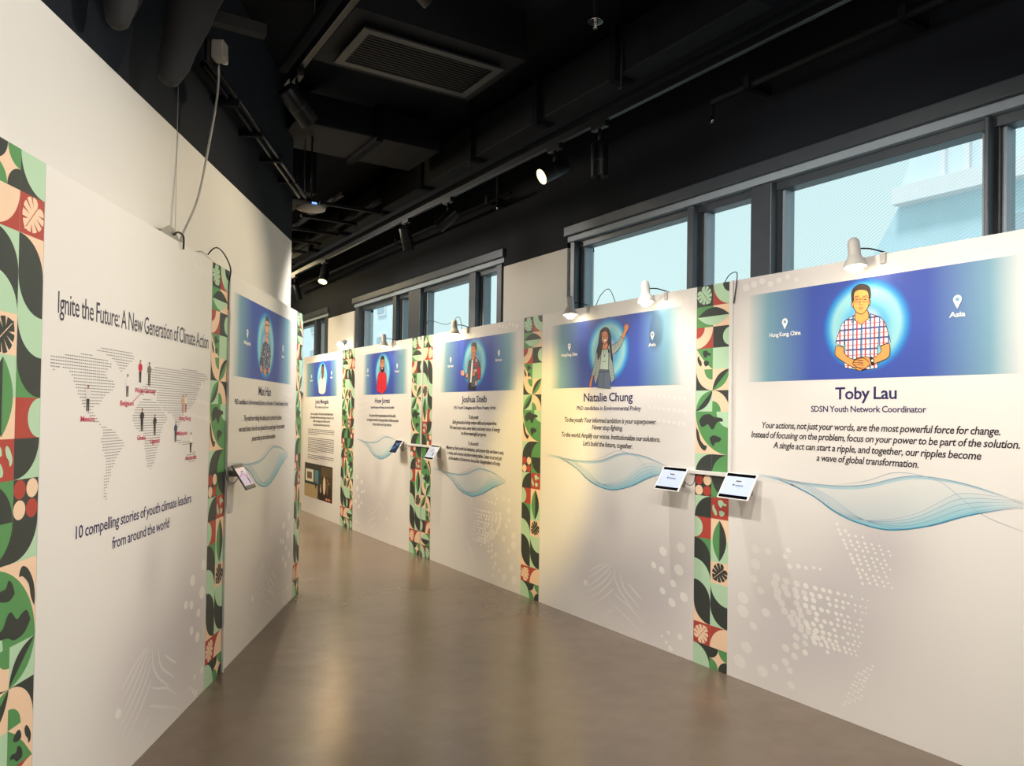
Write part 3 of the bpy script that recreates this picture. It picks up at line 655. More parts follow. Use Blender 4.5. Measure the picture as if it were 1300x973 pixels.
def maxh(cx, cz):
    T = mapper(cx, cz, 358, 560, .00228, .00062, .30)
    def draw(p):
        shape(p, T, [(345, 460), (372, 470), (378, 560), (350, 560)], lin(236, 160, 130), 0)
        shape(p, T, [(340, 280), (338, 380), (350, 470), (368, 475), (383, 400), (386, 310), (362, 275)], lin(244, 176, 146), 2)
        shape(p, T, [(340, 300), (345, 250), (360, 232), (378, 262), (388, 340), (378, 300), (352, 285)], lin(84, 78, 80), 4)
        sh = shape(p, T, [(345, 530), (315, 570), (295, 680), (285, 780), (300, 850), (330, 900), (380, 905), (402, 820), (410, 700), (400, 600), (372, 560)], lin(74, 84, 116), 4)
        random.seed(5)
        for k in range(90):
            x, z = T(random.uniform(290, 408), random.uniform(540, 900))
            if inside(x, z, sh): p.ell(x, z, .010, .006, random.choice([lin(230, 170, 150), lin(170, 180, 200), lin(214, 214, 222), lin(50, 58, 84)]), 6, 6, rot=random.uniform(0, 180))
        for hx, hy in ((300, 850), (348, 895), (394, 880)):
            shape(p, T, [(hx-10, hy-40), (hx+8, hy-35), (hx+8, hy+20), (hx-2, hy+34), (hx-10, hy+10)], lin(240, 170, 140), 7, .0018)
        for ex in (350, 373): stroke(p, T, [(ex-6, 345), (ex+6, 347)], .005, 5)
        stroke(p, T, [(352, 432), (370, 436)], .004, 5); stroke(p, T, [(340, 330), (386, 345)], .003, 5)
    return draw

def doctor(cx, cz):
    T = mapper(cx, cz, 180, 240, .0050, .0018, -.06)
    def draw(p):
        shape(p, T, [(168, 150), (170, 125), (182, 112), (192, 130), (190, 190), (180, 210), (170, 190)], lin(120, 78, 56), 2)
        shape(p, T, [(168, 145), (172, 118), (184, 110), (193, 135), (188, 140), (180, 126)], lin(34, 28, 28), 4)
        shape(p, T, [(172, 198), (188, 198), (186, 240), (176, 240)], lin(110, 70, 52), 0)
        shape(p, T, [(170, 215), (150, 250), (146, 330), (155, 355), (185, 362), (208, 340), (210, 260), (190, 215), (180, 235)], lin(238, 230, 224), 3)
        stroke(p, T, [(178, 236), (178, 355)], .004, 5); stroke(p, T, [(172, 222), (178, 240), (188, 222)], .006, 5)
        for ex in (176, 186): stroke(p, T, [(ex-3, 152), (ex+3, 152)], .004, 5)
        stroke(p, T, [(176, 180), (186, 180)], .004, 5)
    return draw
# ------------------------------------------------------------------ patterned columns
def pattern(name, loc, rz, width, turned, label):
    e = empty(name, loc, rz, label=label, cat='column', group=None)
    MB().box(0, width, 0, .03, 0, H).build('board', M_board, e, bevel=.001)
    p = Print(.0003)
    ku, kv = width/2, H/18.0
    def Q(x, y):
        if turned: x, y = 2-x, -18-y
        return (x*ku, H+y*kv)
    def rect(x0, x1, y0, y1, c, l=0): p.poly([Q(x0, y0), Q(x1, y0), Q(x1, y1), Q(x0, y1)][::1], c, l)
    def pie(cx, cy, r, a0, a1, c, l=1, n=14, full=False):
        pts = [] if full else [(cx, cy)]
        for k in range(n+(0 if full else 1)):
            t = math.radians(a0+(a1-a0)*k/n); pts.append((cx+r*math.cos(t), cy+r*math.sin(t)))
        p.poly([Q(*a) for a in pts], c, l)
    CO = {'TL': (0, 0, 270, 360), 'TR': (1, 0, 180, 270), 'BL': (0, -1, 0, 90), 'BR': (1, -1, 90, 180)}
    def tile(c, r, col, w_=1, h=1): rect(c+.003, c+w_-.003, -(r+h), -r, col)
    def quar(c, r, co, col, rad=1, l=1):
        dx, dy, a0, a1 = CO[co]; pie(c+dx, -r+dy, rad*.995, a0, a1, col, l)
    def leaf(x0, y0, x1, y1, wd, ca, cb, l=2):
        n = 12; dx, dy = x1-x0, y1-y0; L_ = math.hypot(dx, dy); ux, uy = dx/L_, dy/L_
        for sgn, c in ((1, ca), (-1, cb)):
            pts = [(x0, y0)]+[(x0+dx*k/n-uy*sgn*wd*math.sin(PI*k/n)**.85, y0+dy*k/n+ux*sgn*wd*math.sin(PI*k/n)**.85) for k in range(1, n)]+[(x1, y1)]
            p.poly([Q(*a) for a in pts], c, l)
    def monstera(c, r, col, back, rot=40):
        cx, cy = c+.5, -r-.5; a = math.radians(rot); ca, sa = math.cos(a), math.sin(a)
        def W_(x, y): return Q(cx+x*ca-y*sa, cy+x*sa+y*ca)
        half = [(0, .33), (.05, .41), (.15, .45), (.26, .41), (.29, .35), (.10, .20), (.34, .32), (.40, .24), (.42, .16), (.10, .08), (.42, .09), (.42, .0), (.39, -.08), (.09, -.05), (.36, -.14), (.32, -.23), (.26, -.30), (.07, -.17), (.20, -.35), (.11, -.41), (0, -.46)]
        for sg in (-1, 1): p.poly([W_(sg*(x+.012), y) for x, y in half], col, 2)
        p.poly([W_(-.012, -.40), W_(.012, -.40), W_(.012, -.62*.8), W_(-.012, -.62*.8)], col, 2)
    def blob(c, r, pts, col, l=3): p.poly(smooth_pts([Q(c+x, -r-y) for x, y in pts]+[Q(c+pts[0][0], -r-pts[0][1])], 3)[:-1] if l == 3 else [Q(c+x, -r-y) for x, y in pts], col, l)
    def globe(c, r, disc, land):
        if disc: pie(c+.5, -r-.5, .44, 0, 360, disc, 1, 22, True)
        blob(c, r, [(.42, .12), (.62, .10), (.74, .22), (.88, .26), (.84, .36), (.66, .34), (.60, .46), (.48, .40), (.40, .24)], land)
        blob(c, r, [(.08, .40), (.16, .34), (.20, .48), (.30, .60), (.34, .78), (.26, .84), (.14, .70), (.07, .54)], land)
        blob(c, r, [(.46, .62), (.60, .58), (.78, .66), (.72, .80), (.58, .86), (.48, .76)], land)
    # rows from the top; L column = 0, R column = 1
    tile(0, 0, DARK); monstera(0, 0, MINT, DARK)
    tile(1, 0, RED); quar(1, 0, 'TR', MINT, 1, 1); quar(1, 0, 'TR', DARK, .45, 2)
    tile(0, 1, GREEN); tile(1, 1, PEACH); leaf(.06, -1.5, 1.94, -1.5, .42, DARK, MINT)
    tile(0, 2, RED); quar(0, 2, 'TL', PEACH, 1, 1); quar(0, 2, 'TL', RED, .5, 2)
    tile(1, 2, DARK); pie(2, -2.5, .42, 90, 270, MINT, 1)
    tile(0, 3, GREEN); pie(.5, -3.5, .46, 0, 360, GREEN, 1, 20, True); blob(0, 3, [(0, 0), (.35, .45), (.7, .8), (1, 1), (0, 1)], PEACH, 2); globe(0, 3, None, DARK)
    tile(1, 3, MINT)
    tile(0, 4, DARK); quar(0, 4, 'TR', PEACH, 1, 1); quar(0, 4, 'TR', GREEN, .5, 2)
    tile(1, 4, PEACH); leaf(1.0, -5.0, 2.0, -4.0, .27, DARK, GREEN)
    tile(0, 5, MINT); leaf(0, -6.0, 1.0, -5.0, .27, GREEN, DARK)
    tile(1, 5, DARK); quar(1, 5, 'BL', PEACH, 1, 1); quar(1, 5, 'BL', GREEN, .5, 2)
    rect(0, 2, -8, -6, PEACH); pie(2, -6, 2, 180, 270, GREEN, 1, 24); quar(1, 6, 'TR', MINT, .75, 2)
    blob(0, 6, [(.2, .45), (.45, .18), (.85, .12), (1.1, .25), (1.55, .3), (1.62, .45), (1.3, .5), (1.1, .8), (.95, .82), (.75, .6), (.55, .7), (.35, .72)], DARK)
    blob(0, 6, [(.05, .75), (.2, 1.0), (.3, 1.35), (.55, 1.6), (.7, 1.62), (.6, 1.85), (.35, 1.75), (.12, 1.4), (.04, 1.05)], DARK)
    blob(0, 6, [(.85, 1.25), (1.05, 1.12), (1.3, 1.15), (1.55, 1.25), (1.4, 1.42), (1.2, 1.45), (1.1, 1.62), (.95, 1.5)], DARK)
    tile(0, 8, MINT); quar(0, 8, 'BR', DARK, 1); tile(1, 8, DARK); quar(1, 8, 'BR', GREEN, 1)
    tile(0, 9, DARK)
    for i, (x, y) in enumerate(((.25, .25), (.75, .25), (.25, .75), (.75, .75))): pie(x, -9-y, .24, 0, 360, (RED, PEACH, PEACH, RED)[i], 1, 18, True)
    tile(1, 9, GREEN); quar(1, 9, 'TR', DARK, 1)
    tile(0, 10, MINT); quar(0, 10, 'BR', DARK, 1); tile(1, 10, RED); globe(1, 10, None, MINT)
    tile(0, 11, RED); pie(0, -11.5, .5, -90, 90, MINT, 1)
    tile(1, 11, PEACH); tile(1, 12, MINT); leaf(1.5, -12.95, 1.5, -11.05, .40, GREEN, DARK)
    tile(0, 12, GREEN); quar(0, 12, 'BL', DARK, 1)
    tile(0, 13, DARK); quar(0, 13, 'BL', MINT, 1); tile(1, 13, PEACH); monstera(1, 13, DARK, PEACH, -50)
    tile(0, 14, MINT); quar(0, 14, 'BL', DARK, 1); tile(1, 14, DARK); quar(1, 14, 'TR', MINT, 1)
    tile(0, 15, PEACH); quar(0, 15, 'TR', DARK, 1); tile(1, 15, MINT); quar(1, 15, 'TR', DARK, 1)
    tile(0, 16, RED); monstera(0, 16, PEACH, RED, 140); tile(1, 16, RED); quar(1, 16, 'BR', PEACH, 1)
    tile(0, 17, DARK); quar(0, 17, 'BL', MINT, 1)
    tile(1, 17, PEACH)
    for co, c in (('TL', DARK), ('TR', GREEN), ('BL', GREEN), ('BR', DARK)): quar(1, 17, co, c, .5)
    p.build('pattern_print', e)
    return e
RZ = -PI/2
def rpat(s_far, s_near, turned, label): return pattern('pattern_column', (DP, s_far, 0), RZ, s_far-s_near, turned, label)
rpat(3.535, 3.252, False, 'patterned column between the two tablets nearest the camera on the right')
rpat(5.595, 5.315, False, 'patterned column in the warm yellow light, second from the right')
rpat(7.632, 7.400, True, 'upside-down patterned column just right of the white vertical trunking in the right row')
rpat(7.930, 7.652, False, 'patterned column just left of the white vertical trunking in the right row')
rpat(9.985, 9.745, True, 'right one of the two farthest patterned columns, touching the red-jacket panel')
rpat(10.225, 9.985, False, 'left one of the two farthest patterned columns, touching the white-shirt panel')
def lpat(s0, s1, turned, label): return pattern('pattern_column', LP(s0), AL, s1-s0, turned, label)
lpat(2.415, 2.700, True, 'large patterned column at the left edge of the photo')
lpat(4.412, 4.695, False, 'patterned column in the left row beside the black tablet')
lpat(6.545, 6.765, False, 'patterned column at the far end of the left row')

# ------------------------------------------------------------------ display panels
def panel(loc, rz, W, label, kind, mirror=False):
    e = empty('display_panel', loc, rz, label=label, cat='panel')
    MB().box(0, W, 0, .03, 0, H).build('board', M_board, e, bevel=.001)
    return e, art(e, W, kind, mirror)
# nearest on the right: man in checked shirt
e, f2 = panel((DP, 3.252, 0), RZ, 1.762, 'display panel nearest the camera on the right, man in a checked shirt', 'B')
person_panel(e, 1.762, .14, 1.66, .905, 2.085, toby(.895, 2.085), 'Toby Lau', .345, 'SDSN Youth Network Coordinator', .645,
    [('Your actions, not just your words, are the most powerful force for change.', 1.550, 1.31),
     ('Instead of focusing on the problem, focus on your power to be part of the solution.', 1.493, 1.47),
     ('A single act can start a ripple, and together, our ripples become', 1.435, 1.15),
     ('a wave of global transformation.', 1.378, .57)],
    [(.405, 2.150, 'Hong Kong, China', .215), (1.37, 2.165, 'Asia', .075)], f2)
wave(e, f2)
# woman waving
e, f2 = panel((DP, 5.313, 0), RZ, 1.776, 'display panel with the waving woman in a grey striped jacket', 'A')
person_panel(e, 1.776, .13, 1.66, .875, 2.085, natalie(.861, 2.085), 'Natalie Chung', .575, 'PhD candidate in Environmental Policy', .75,
    [('To the youth: Your informed ambition is your superpower.', 1.553, 1.07), ('Never stop fighting.', 1.50, .36),
     ('To the world: Amplify our voices. Institutionalize our solutions.', 1.432, 1.15), ("Let's build the future, together.", 1.372, .58)],
    [(.39, 2.150, 'Hong Kong, China', .215), (1.36, 2.165, 'Asia', .075)], f2)
wave(e, f2, -.09, .0, 1.776)
# man in patched jacket
e, f2 = panel((DP, 7.398, 0), RZ, 1.80, 'display panel with the man in a grey and red patched jacket', 'B', True)
person_panel(e, 1.80, .18, 1.70, .92, 2.085, joshua(.89, 2.085), 'Joshua Steib', .50, 'UN Youth Delegate and Piano Poetry Artist', .84,
    [('To the youth:', 1.553, .20), ('Each generation brings unique skills and perspectives.', 1.50, .88),
     ('We need every voice, every talent, and every sense of energy', 1.443, 1.0), ('to drive meaningful progress.', 1.39, .5),
     ('To the world:', 1.293, .21), ('Mentor us, fund youth-led initiatives, and ensure that we have a seat,', 1.234, 1.14),
     ('a voice, and a vote at decision-making tables. Listen to us not just', 1.18, 1.08), ('as the leaders of tomorrow, but as the changemakers of today.', 1.128, 1.03)],
    [(.42, 2.150, 'Germany', .13), (1.38, 2.165, 'Europe', .115)], f2)
wave(e, f2, -.12, -.26, 1.80)
# man in red jacket
e, f2 = panel((DP, 9.743, 0), RZ, 1.81, 'display panel with the bearded man in a red jacket', 'A', True)
person_panel(e, 1.81, .30, 1.72, .96, 2.085, huw(.96, 2.06), 'Huw Jones', .475, 'Senedd Presenter and Freelance Science Storyteller', .75,
    [('If we plan and think compassionately we find the ability', 1.545, .84), ('to change the world. A trusty generation of diverse people', 1.49, 1.0), ('that can make the world say welcome.', 1.435, .6)],
    [(.47, 2.130, 'Wales', .09), (1.40, 2.150, 'Europe', .115)], f2)
wave(e, f2, -.08, -.03, 1.81)
# farthest: man in white shirt + photo
e, f2 = panel((DP, 12.03, 0), RZ, 1.803, 'farthest display panel, with a man in a white shirt above a printed photo', 'N')
person_panel(e, 1.803, .12, 1.66, .93, 2.085, doctor(.95, 2.06), 'Jovin Mwagala', .62, 'PhD candidate, Energy Futures', .62,
    [('Dare, act, and grow. Every step you take today counts.', 1.545, 1.05), ('If you speak with your community and nature, do it', 1.49, 1.1), ('with courage and with love for', 1.435, .8), ('the planet and the next of us.', 1.38, .78)],
    [(.42, 2.130, 'Uganda', .12), (1.35, 2.150, 'Africa', .10)], f2)
random.seed(9)
z = 1.30
for para, n in ((0, 4), (1, 9), (2, 3)):
    p = Print(.0011)
    for k in range(n):
        x = .30
        end = 1.50 if k < n-1 else .8
        while x < end:
            w_ = random.uniform(.03, .09); p.rect(x, min(end, x+w_), z, z+.009, INK, 0); x += w_+.014
        z -= .026
    z -= .03
    p.build('body_lettering', e)
p = Print(.0011)
x0, x1, z0, z1 = .16, 1.47, .26, .78
def PX(u, v): return (x0+(x1-x0)*u, z1-(z1-z0)*v)
def pr(u0, u1, v0, v1, c, l=1): p.rect(PX(u0, 0)[0], PX(u1, 0)[0], PX(0, v1)[1], PX(0, v0)[1], c, l)
pr(0, 1, 0, 1, lin(70, 58, 48), 0); pr(0, .5, .62, 1, lin(176, 152, 112), 1); pr(.02, .62, 0, .16, lin(58, 50, 46), 1)
pr(0, .58, .16, .62, lin(38, 66, 66), 2); pr(.04, .34, .18, .54, lin(226, 216, 190), 3); pr(.10, .28, .26, .46, lin(112, 92, 80), 4); pr(.38, .52, .18, .56, lin(84, 128, 142), 3)
pr(.5, 1, .62, 1, lin(44, 34, 30), 1); pr(.62, 1, .05, .3, lin(92, 76, 58), 2)
for u, v, w_, h, c in ((.68, .32, .10, .5, lin(222, 210, 170)), (.40, .5, .05, .22, lin(50, 40, 40)), (.80, .42, .07, .4, lin(120, 84, 60)), (.58, .6, .05, .2, lin(206, 170, 160)), (.86, .5, .05, .3, lin(60, 46, 40))):
    p.ell(*PX(u+w_/2, v+h/2), w_*.62, h*.27, c, 5, 12); p.ell(*PX(u+w_/2, v-.02), .035, .022, lin(150, 104, 76), 6, 10)
for k in range(5): p.ell(*PX(.78+k*.04, .94-.01*(k % 2)), .025, .02, (lin(190, 50, 40), lin(216, 190, 150))[k % 2], 6, 8)
p.build('photo_print', e, label='printed photograph of a screen and people')

# left row: map panel
e, f2 = panel(LP(2.703), AL, 1.706, 'display panel with the dotted world map and exhibition title', 'A')
p = Print(.0011); p.text('Ignite the Future: A New Generation of Climate Action', .878, 1.937, 1.565, .080, lin(62, 58, 72), 0, bold=.002); p.build('title_lettering', e)
p = Print(.0011); p.text('10 compelling stories of youth climate leaders', .85, 1.098, 1.19, .050, NAVY, 0, bold=.008); p.build('caption_lettering', e); p = Print(.0011); p.text('from around the world', .85, 1.008, .60, .050, NAVY, 0, bold=.008); p.build('caption_lettering', e)
p = Print(.0011); DG = lin(120, 116, 120)
x = .03; i = 0
while x < 1.69:
    z = 1.2; 
    while z < 1.86:
        if any(inside(x, z, L_) for L_ in LANDS): p.rect(x-.0052, x+.0052, z-.0017, z+.0017, DG, 0)
        z += .0118
    x += .0158
p.build('dotted_map', e, label='grey dotted world map')
PK = lin(206, 60, 96)
p = Print(.0011)
FIG = [('Mexico', 0.323, 1.583, 1.684, 0.325, 1.553, lin(226, 222, 220), lin(60, 56, 58)), ('Belgium', 0.66, 1.646, 1.744, 0.658, 1.618, lin(232, 230, 228), lin(110, 106, 104)),
 ('Wales', 0.784, 1.712, 1.814, 0.775, 1.677, lin(200, 44, 80), lin(50, 46, 50)), ('Germany', 0.88, 1.701, 1.81, 0.892, 1.677, lin(120, 112, 108), lin(90, 86, 84)),
 ('Ghana', 0.813, 1.493, 1.597, 0.809, 1.464, lin(54, 44, 50), lin(40, 36, 38)), ('Uganda', 0.953, 1.472, 1.569, 0.958, 1.444, lin(52, 54, 54), lin(40, 40, 40)),
 ('Hong Kong', 1.297, 1.578, 1.669, 1.33, 1.548, lin(220, 170, 140), lin(176, 130, 110)), ('', 1.338, 1.578, 1.674, 0, 0, lin(236, 226, 214), lin(196, 110, 96)),
 ('Malaysia', 1.208, 1.429, 1.533, 1.295, 1.472, lin(60, 84, 116), lin(50, 60, 76)), ('Australia', 1.419, 1.368, 1.472, 1.425, 1.338, lin(238, 232, 222), lin(56, 46, 44))]
for n_, x, zb, zt, lx, lz, c1, c2 in FIG:
    p = Print(.0011); h = zt-zb; k = h*.13
    p.poly([(x-k*.75, zb), (x-k*.2, zb), (x, zb+h*.4), (x+k*.25, zb), (x+k*.8, zb), (x+k*.9, zb+h*.5), (x-k*.9, zb+h*.5)], c2, 1)
    p.poly([(x-k*.9, zb+h*.48), (x+k*.9, zb+h*.48), (x+k*1.25, zb+h*.76), (x+k*.5, zb+h*.86), (x-k*.5, zb+h*.86), (x-k*1.25, zb+h*.76)], c1, 2)
    p.line([(x-k*1.2, zb+h*.78), (x-k*1.45, zb+h*.58), (x-k*.3, zb+h*.56)], k*.45, c1, 3); p.line([(x+k*1.2, zb+h*.78), (x+k*1.4, zb+h*.58), (x+k*.3, zb+h*.6)], k*.45, c1, 3)
    p.ell(x, zb+h*.93, k*.55, h*.068, lin(190, 140, 112), 3, 10); p.ell(x, zb+h*.96, k*.58, h*.045, lin(54, 42, 40), 4, 10, 0, 180)
    p.build('printed_figure', e)
for n_, x, zb, zt, lx, lz, c1, c2 in FIG:
    if n_: p = Print(.0014); p.text(n_, lx, lz-.010, .018*len(n_), .022, PK, 4, bold=.008); p.build('country_lettering', e)
p = Print(.0014); p.line([(.712, 1.624), (.822, 1.678)], .003, PK, 4)
p.build('pointer_line', e)
# left row: man in a dark floral shirt
e, f2 = panel(LP(4.705), AL, 1.838, 'display panel in the left row with the man in a dark floral shirt', 'A')
person_panel(e, 1.838, .10, 1.66, .86, 2.06, maxh(.87, 2.075), 'Max Han', .33, 'PhD candidate in Environmental Justice; co-founder of Youths United for Earth', 1.40,
    [('The youth are risking the status quo to protect the planet,', 1.54, 1.0), ('we must foster a love for our planet from an early age - for you cannot', 1.47, 1.2), ('protect what you do not know and love', 1.40, .62)],
    [(.40, 2.11, 'Malaysia', .15), (1.36, 2.09, 'Asia', .075)], f2)
wave(e, f2, -.06, .0, 1.838)
# ------------------------------------------------------------------ trunking
e = empty('cable_trunking', (DP, 0, 0), label='white trunking running down beside the column and between the two nearest tablets', cat='trunking')
MB().box(-.016, -.001, 3.225, 3.250, 1.222, H).build('vertical_run', M_plastic, e, bevel=.002)
MB().box(-.016, -.001, 3.225, 3.575, 1.222, 1.247).build('horizontal_run', M_plastic, e, bevel=.002)
e = empty('cable_trunking', (DP, 0, 0), label='white T shaped trunking between the two far tablets', cat='trunking')
MB().box(-.016, -.001, 7.633, 7.652, 1.23, H).build('vertical_run', M_plastic, e, bevel=.002)
MB().box(-.016, -.001, 7.36, 8.02, 1.21, 1.235).build('horizontal_run', M_plastic, e, bevel=.002)
e = empty('cable_trunking', LP(4.700), AL, label='thin white trunking strip beside the column in the left row', cat='trunking')
MB().box(-.003, .013, -.014, -.001, .0, H).build('vertical_run', M_plastic, e, bevel=.002)

# ------------------------------------------------------------------ tablets; local x = reading direction, -y = into the room
def tablet(loc, rz, w_, label, style, cable_side=1, shell=None):
    e = empty('tablet', loc, rz, label=label, cat='tablet')
    # face centre, tilted: top near the wall, bottom further out
    c = Vector((0, -.085, 0)); up = Vector((0, .09, .146)).normalized(); rt = Vector((1, 0, 0)); nn = rt.cross(up)  # towards the room
    hh = .088
    q = MB().obox(c, rt, up, nn, w_/2, hh, .0045).build('shell', shell or M_tabframe, e, bevel=.003)
    s = Print(0)
    def V3(x, z, l): return tuple(c+rt*x+up*z+nn*(.0047+l*.0001))
    s.P = lambda x, z, l: (s.v.append(V3(x, z, l)), len(s.v)-1)[1]
    mx = .010; sw = w_/2-mx; sh = hh-.006
    K = lin(8, 8, 10)
    s.rect(-sw, sw, -sh, sh, K, 0)
    sc = Print(0); sc.P = lambda x, z, l: (sc.v.append(V3(x, z, l)), len(sc.v)-1)[1]
    if style == 'logo':
        sc.rect(-sw, sw, -sh+.02, sh-.02, lin(176, 188, 220), 1)
        sc.poly([(-.036, .010), (-.020, .010), (-.028, -.006)], lin(30, 34, 60), 2)
        for k in range(6): sc.rect(-.014+k*.010, -.007+k*.010, -.001, .008, lin(70, 80, 110), 2)
        sc.rect(-.014, .046, -.006, -.004, lin(130, 140, 165), 2)
    elif style == 'page':
        sc.rect(-sw, sw, -sh+.018, sh-.018, lin(176, 184, 204), 1)
        sc.line(smooth_pts([(-sw+.01, -.02), (-.02, -.03), (.02, -.01), (sw-.01, -.02)], 5), .006, lin(120, 170, 200), 2)
        sc.rect(sw*.35, sw*.55, -.045, -.005, lin(70, 70, 100), 3); sc.ell(sw*.45, .004, .008, .008, lin(150, 110, 100), 3)
        for k in range(3): sc.rect(-sw*.6, sw*.2, .03-k*.012, .034-k*.012, lin(110, 115, 140), 2)
    elif style == 'pink':
        sc.rect(-sw, sw, -sh+.02, sh-.02, lin(196, 176, 204), 1)
        sc.poly([(-sw, sh-.02), (sw, sh-.02), (sw, .03), (-sw, .01)], lin(214, 200, 206), 2)
        sc.line(smooth_pts([(-sw+.01, .0), (-.02, .02), (.03, .0), (sw-.01, .01)], 5), .008, lin(176, 120, 180), 3)
        sc.rect(sw*.35, sw*.6, -.055, -.01, lin(56, 50, 90), 3); sc.ell(sw*.47, -.002, .009, .009, lin(160, 110, 110), 3)
    else:
        sc.rect(-sw, sw, -sh+.012, sh-.012, lin(36, 48, 74), 1)
        sc.line(smooth_pts([(-sw, -.03), (-.02, -.01), (.02, .03), (sw, .05)], 5), .03, lin(60, 84, 120), 2)
    s.f = s.f; o = s.build('screen_bezel', e, M_glassprint)
    sc.build('screen', e, M_screen)
    # bracket: wall plate, arm and cradle
    b = MB().box(-.045, .045, -.006, -.001, -.055, .065).build('bracket_plate', M_steel, e, bevel=.002)
    MB().box(-.02, .02, -.075, -.006, .0, .035).build('bracket_arm', M_steel, e, bevel=.002)
    MB().obox(c-nn*.011, rt, up, nn, .05, .05, .006).build('cradle', M_steel, e, bevel=.002)
    x = cable_side*(w_/2)
    MB().tube(smooth_pts([(x*.8, -.075, .0), (x+.02*cable_side, -.06, -.03), (x+.035*cable_side, -.03, -.015), (x+.035*cable_side, -.012, .055)], 6), .0025).build('cable', M_cable, e)
    return e
M_glassprint = print_mat('tablet_glass', .12)
tablet((DP, 3.667, 1.180), RZ, .228, 'white tablet under the waving woman panel, left of the near column', 'logo', 1)
tablet((DP, 3.110, 1.180), RZ, .236, 'largest white tablet, on the panel nearest the camera', 'logo', -1)
tablet((DP, 7.205, 1.172), RZ, .215, 'white tablet showing a page, right of the T shaped trunking', 'page', -1)
tablet((DP, 8.145, 1.190), RZ, .205, 'white tablet with a dark screen, left of the T shaped trunking', 'dark', 1)
tablet(LP(4.80, 1.180), AL, .205, 'black tablet with a pink lilac screen in the left row', 'pink', -1, M_tabblack)
e = empty('black_cable', LP(4.62, 0), AL, label='thin black cable looping over the left row onto the column', cat='cable')
MB().tube(smooth_pts([(-.32, -.01, 2.46), (-.29, -.03, 2.50), (-.20, -.03, 2.52), (-.08, -.03, 2.50), (.02, -.03, 2.44), (.045, -.012, 2.35), (.045, -.012, 2.2)], 8), .004).build('wire', M_cable, e)
MB().tube([(.062, -.02, 2.2), (.062, -.02, 1.0)], .0012).build('thin_wire', M_wcable, e)
e = empty('black_cable', LP(3.9, 0), AL, label='short black cable hooked over the top of the map panel', cat='cable')
MB().tube(smooth_pts([(-.09, -.012, 2.455), (-.06, -.02, 2.475), (.01, -.02, 2.47), (.035, -.012, 2.41)], 6), .005).build('wire', M_cable, e)

# ------------------------------------------------------------------ clamp lamps on the panel tops
def clamp_lamp(y, label, tilt=0, warm=False, energy=5, dim=1.0, zc=2.375, xo=-.11, aim=(-.01, -.05, -.5)):
    e = empty('clamp_lamp', (DP, y, H), label=label, cat='lamp', group='clamp lamps along the top of the panels')
    c = Vector((xo, 0, zc-H)); d = Vector(aim).normalized()
    if tilt: d = Vector(tilt).normalized()
    mouth = c
    # shade: mouth, flare, neck, round cap
    prof = [(0, .056), (-.012, .055), (-.035, .046), (-.055, .034), (-.066, .031), (-.12, .030), (-.140, .026), (-.152, .016), (-.156, .004)]
    MB().rings([mouth+d*a for a, r in prof], [r for a, r in prof], 24, cap0=False, cap1=True, axis=-d).build('shade', M_lamp, e)
    MB().rings([mouth+d*a for a, r in [(-.002, .050), (-.02, .046), (-.05, .03)]], [.052, .047, .028], 20, False, True, axis=-d).build('reflector', M_plastic, e)
    bm = MB().rings([mouth+d*a for a in (-.025, -.008, .006, .018, .026, .029)], [.022, .032, .036, .031, .017, .002], 16).build('bulb', M_bulbwarm if warm else M_bulb, e)
    # arm behind to the clamp
    ap = mouth-d*.10
    MB().tube(smooth_pts([ap+Vector((.02, 0, 0)), ap*.5+Vector((.01, -.04, .014)), Vector((-.005, -.08, .012)), Vector((.02, -.085, .008))], 6), .004, 8).build('arm', M_track, e)
    MB().box(-.012, .05, -.10, -.07, -.0, .007).build('clamp', M_plastic, e, bevel=.003)
    MB().box(-.012, -.002, -.10, -.07, -.05, .0).build('clamp_jaw', M_lamp, e, bevel=.003)
    s = mouth+d*.02
    add_light('clamp_lamp_light', 'SPOT', Vector(e.location)+s, Vector(e.location)+s+d, energy, (1, .62, .28) if warm else (1, .80, .58), e, spot_size=math.radians(130), spot_blend=.8, shadow_soft_size=.03)
clamp_lamp(2.335, 'lit white clamp lamp above the man in the checked shirt')
clamp_lamp(3.905, 'lit white clamp lamp above the right half of the waving woman panel')
clamp_lamp(4.77, 'white clamp lamp above the left half of the waving woman panel', energy=3.5)
clamp_lamp(6.70, 'lit white clamp lamp above the man in the patched jacket')
clamp_lamp(8.50, 'lit white clamp lamp above the man in the red jacket')
clamp_lamp(10.05, 'glaring warm clamp lamp tilted towards the camera above the farthest columns', tilt=(-.62, -.45, -.38), warm=True, energy=34, zc=2.50, xo=-.10)
def loose_wire(pts, label):
    e = empty('loose_cable', pts[0], label=label, cat='cable')
    o = Vector(pts[0]); MB().tube([tuple(Vector(q)-o) for q in smooth_pts(pts, 6)], .003).build('wire', M_cable, e)
loose_wire([(3.70, 4.64, 2.44), (3.72, 4.60, 2.53), (3.72, 4.50, 2.56), (3.72, 4.42, 2.44)], 'thin black cable poking up behind the waving woman panel')
loose_wire([(3.69, 3.33, 2.44), (3.70, 3.30, 2.49), (3.69, 3.24, 2.50), (3.66, 3.20, 2.46), (3.655, 3.22, 2.30)], 'thin cable curling over the top of the near column')
loose_wire([(3.72, 7.75, 2.44), (3.75, 7.70, 2.62), (3.78, 7.3, 2.55), (3.76, 7.0, 2.60), (3.72, 6.85, 2.45)], 'thin black cable drooping in front of the middle window')

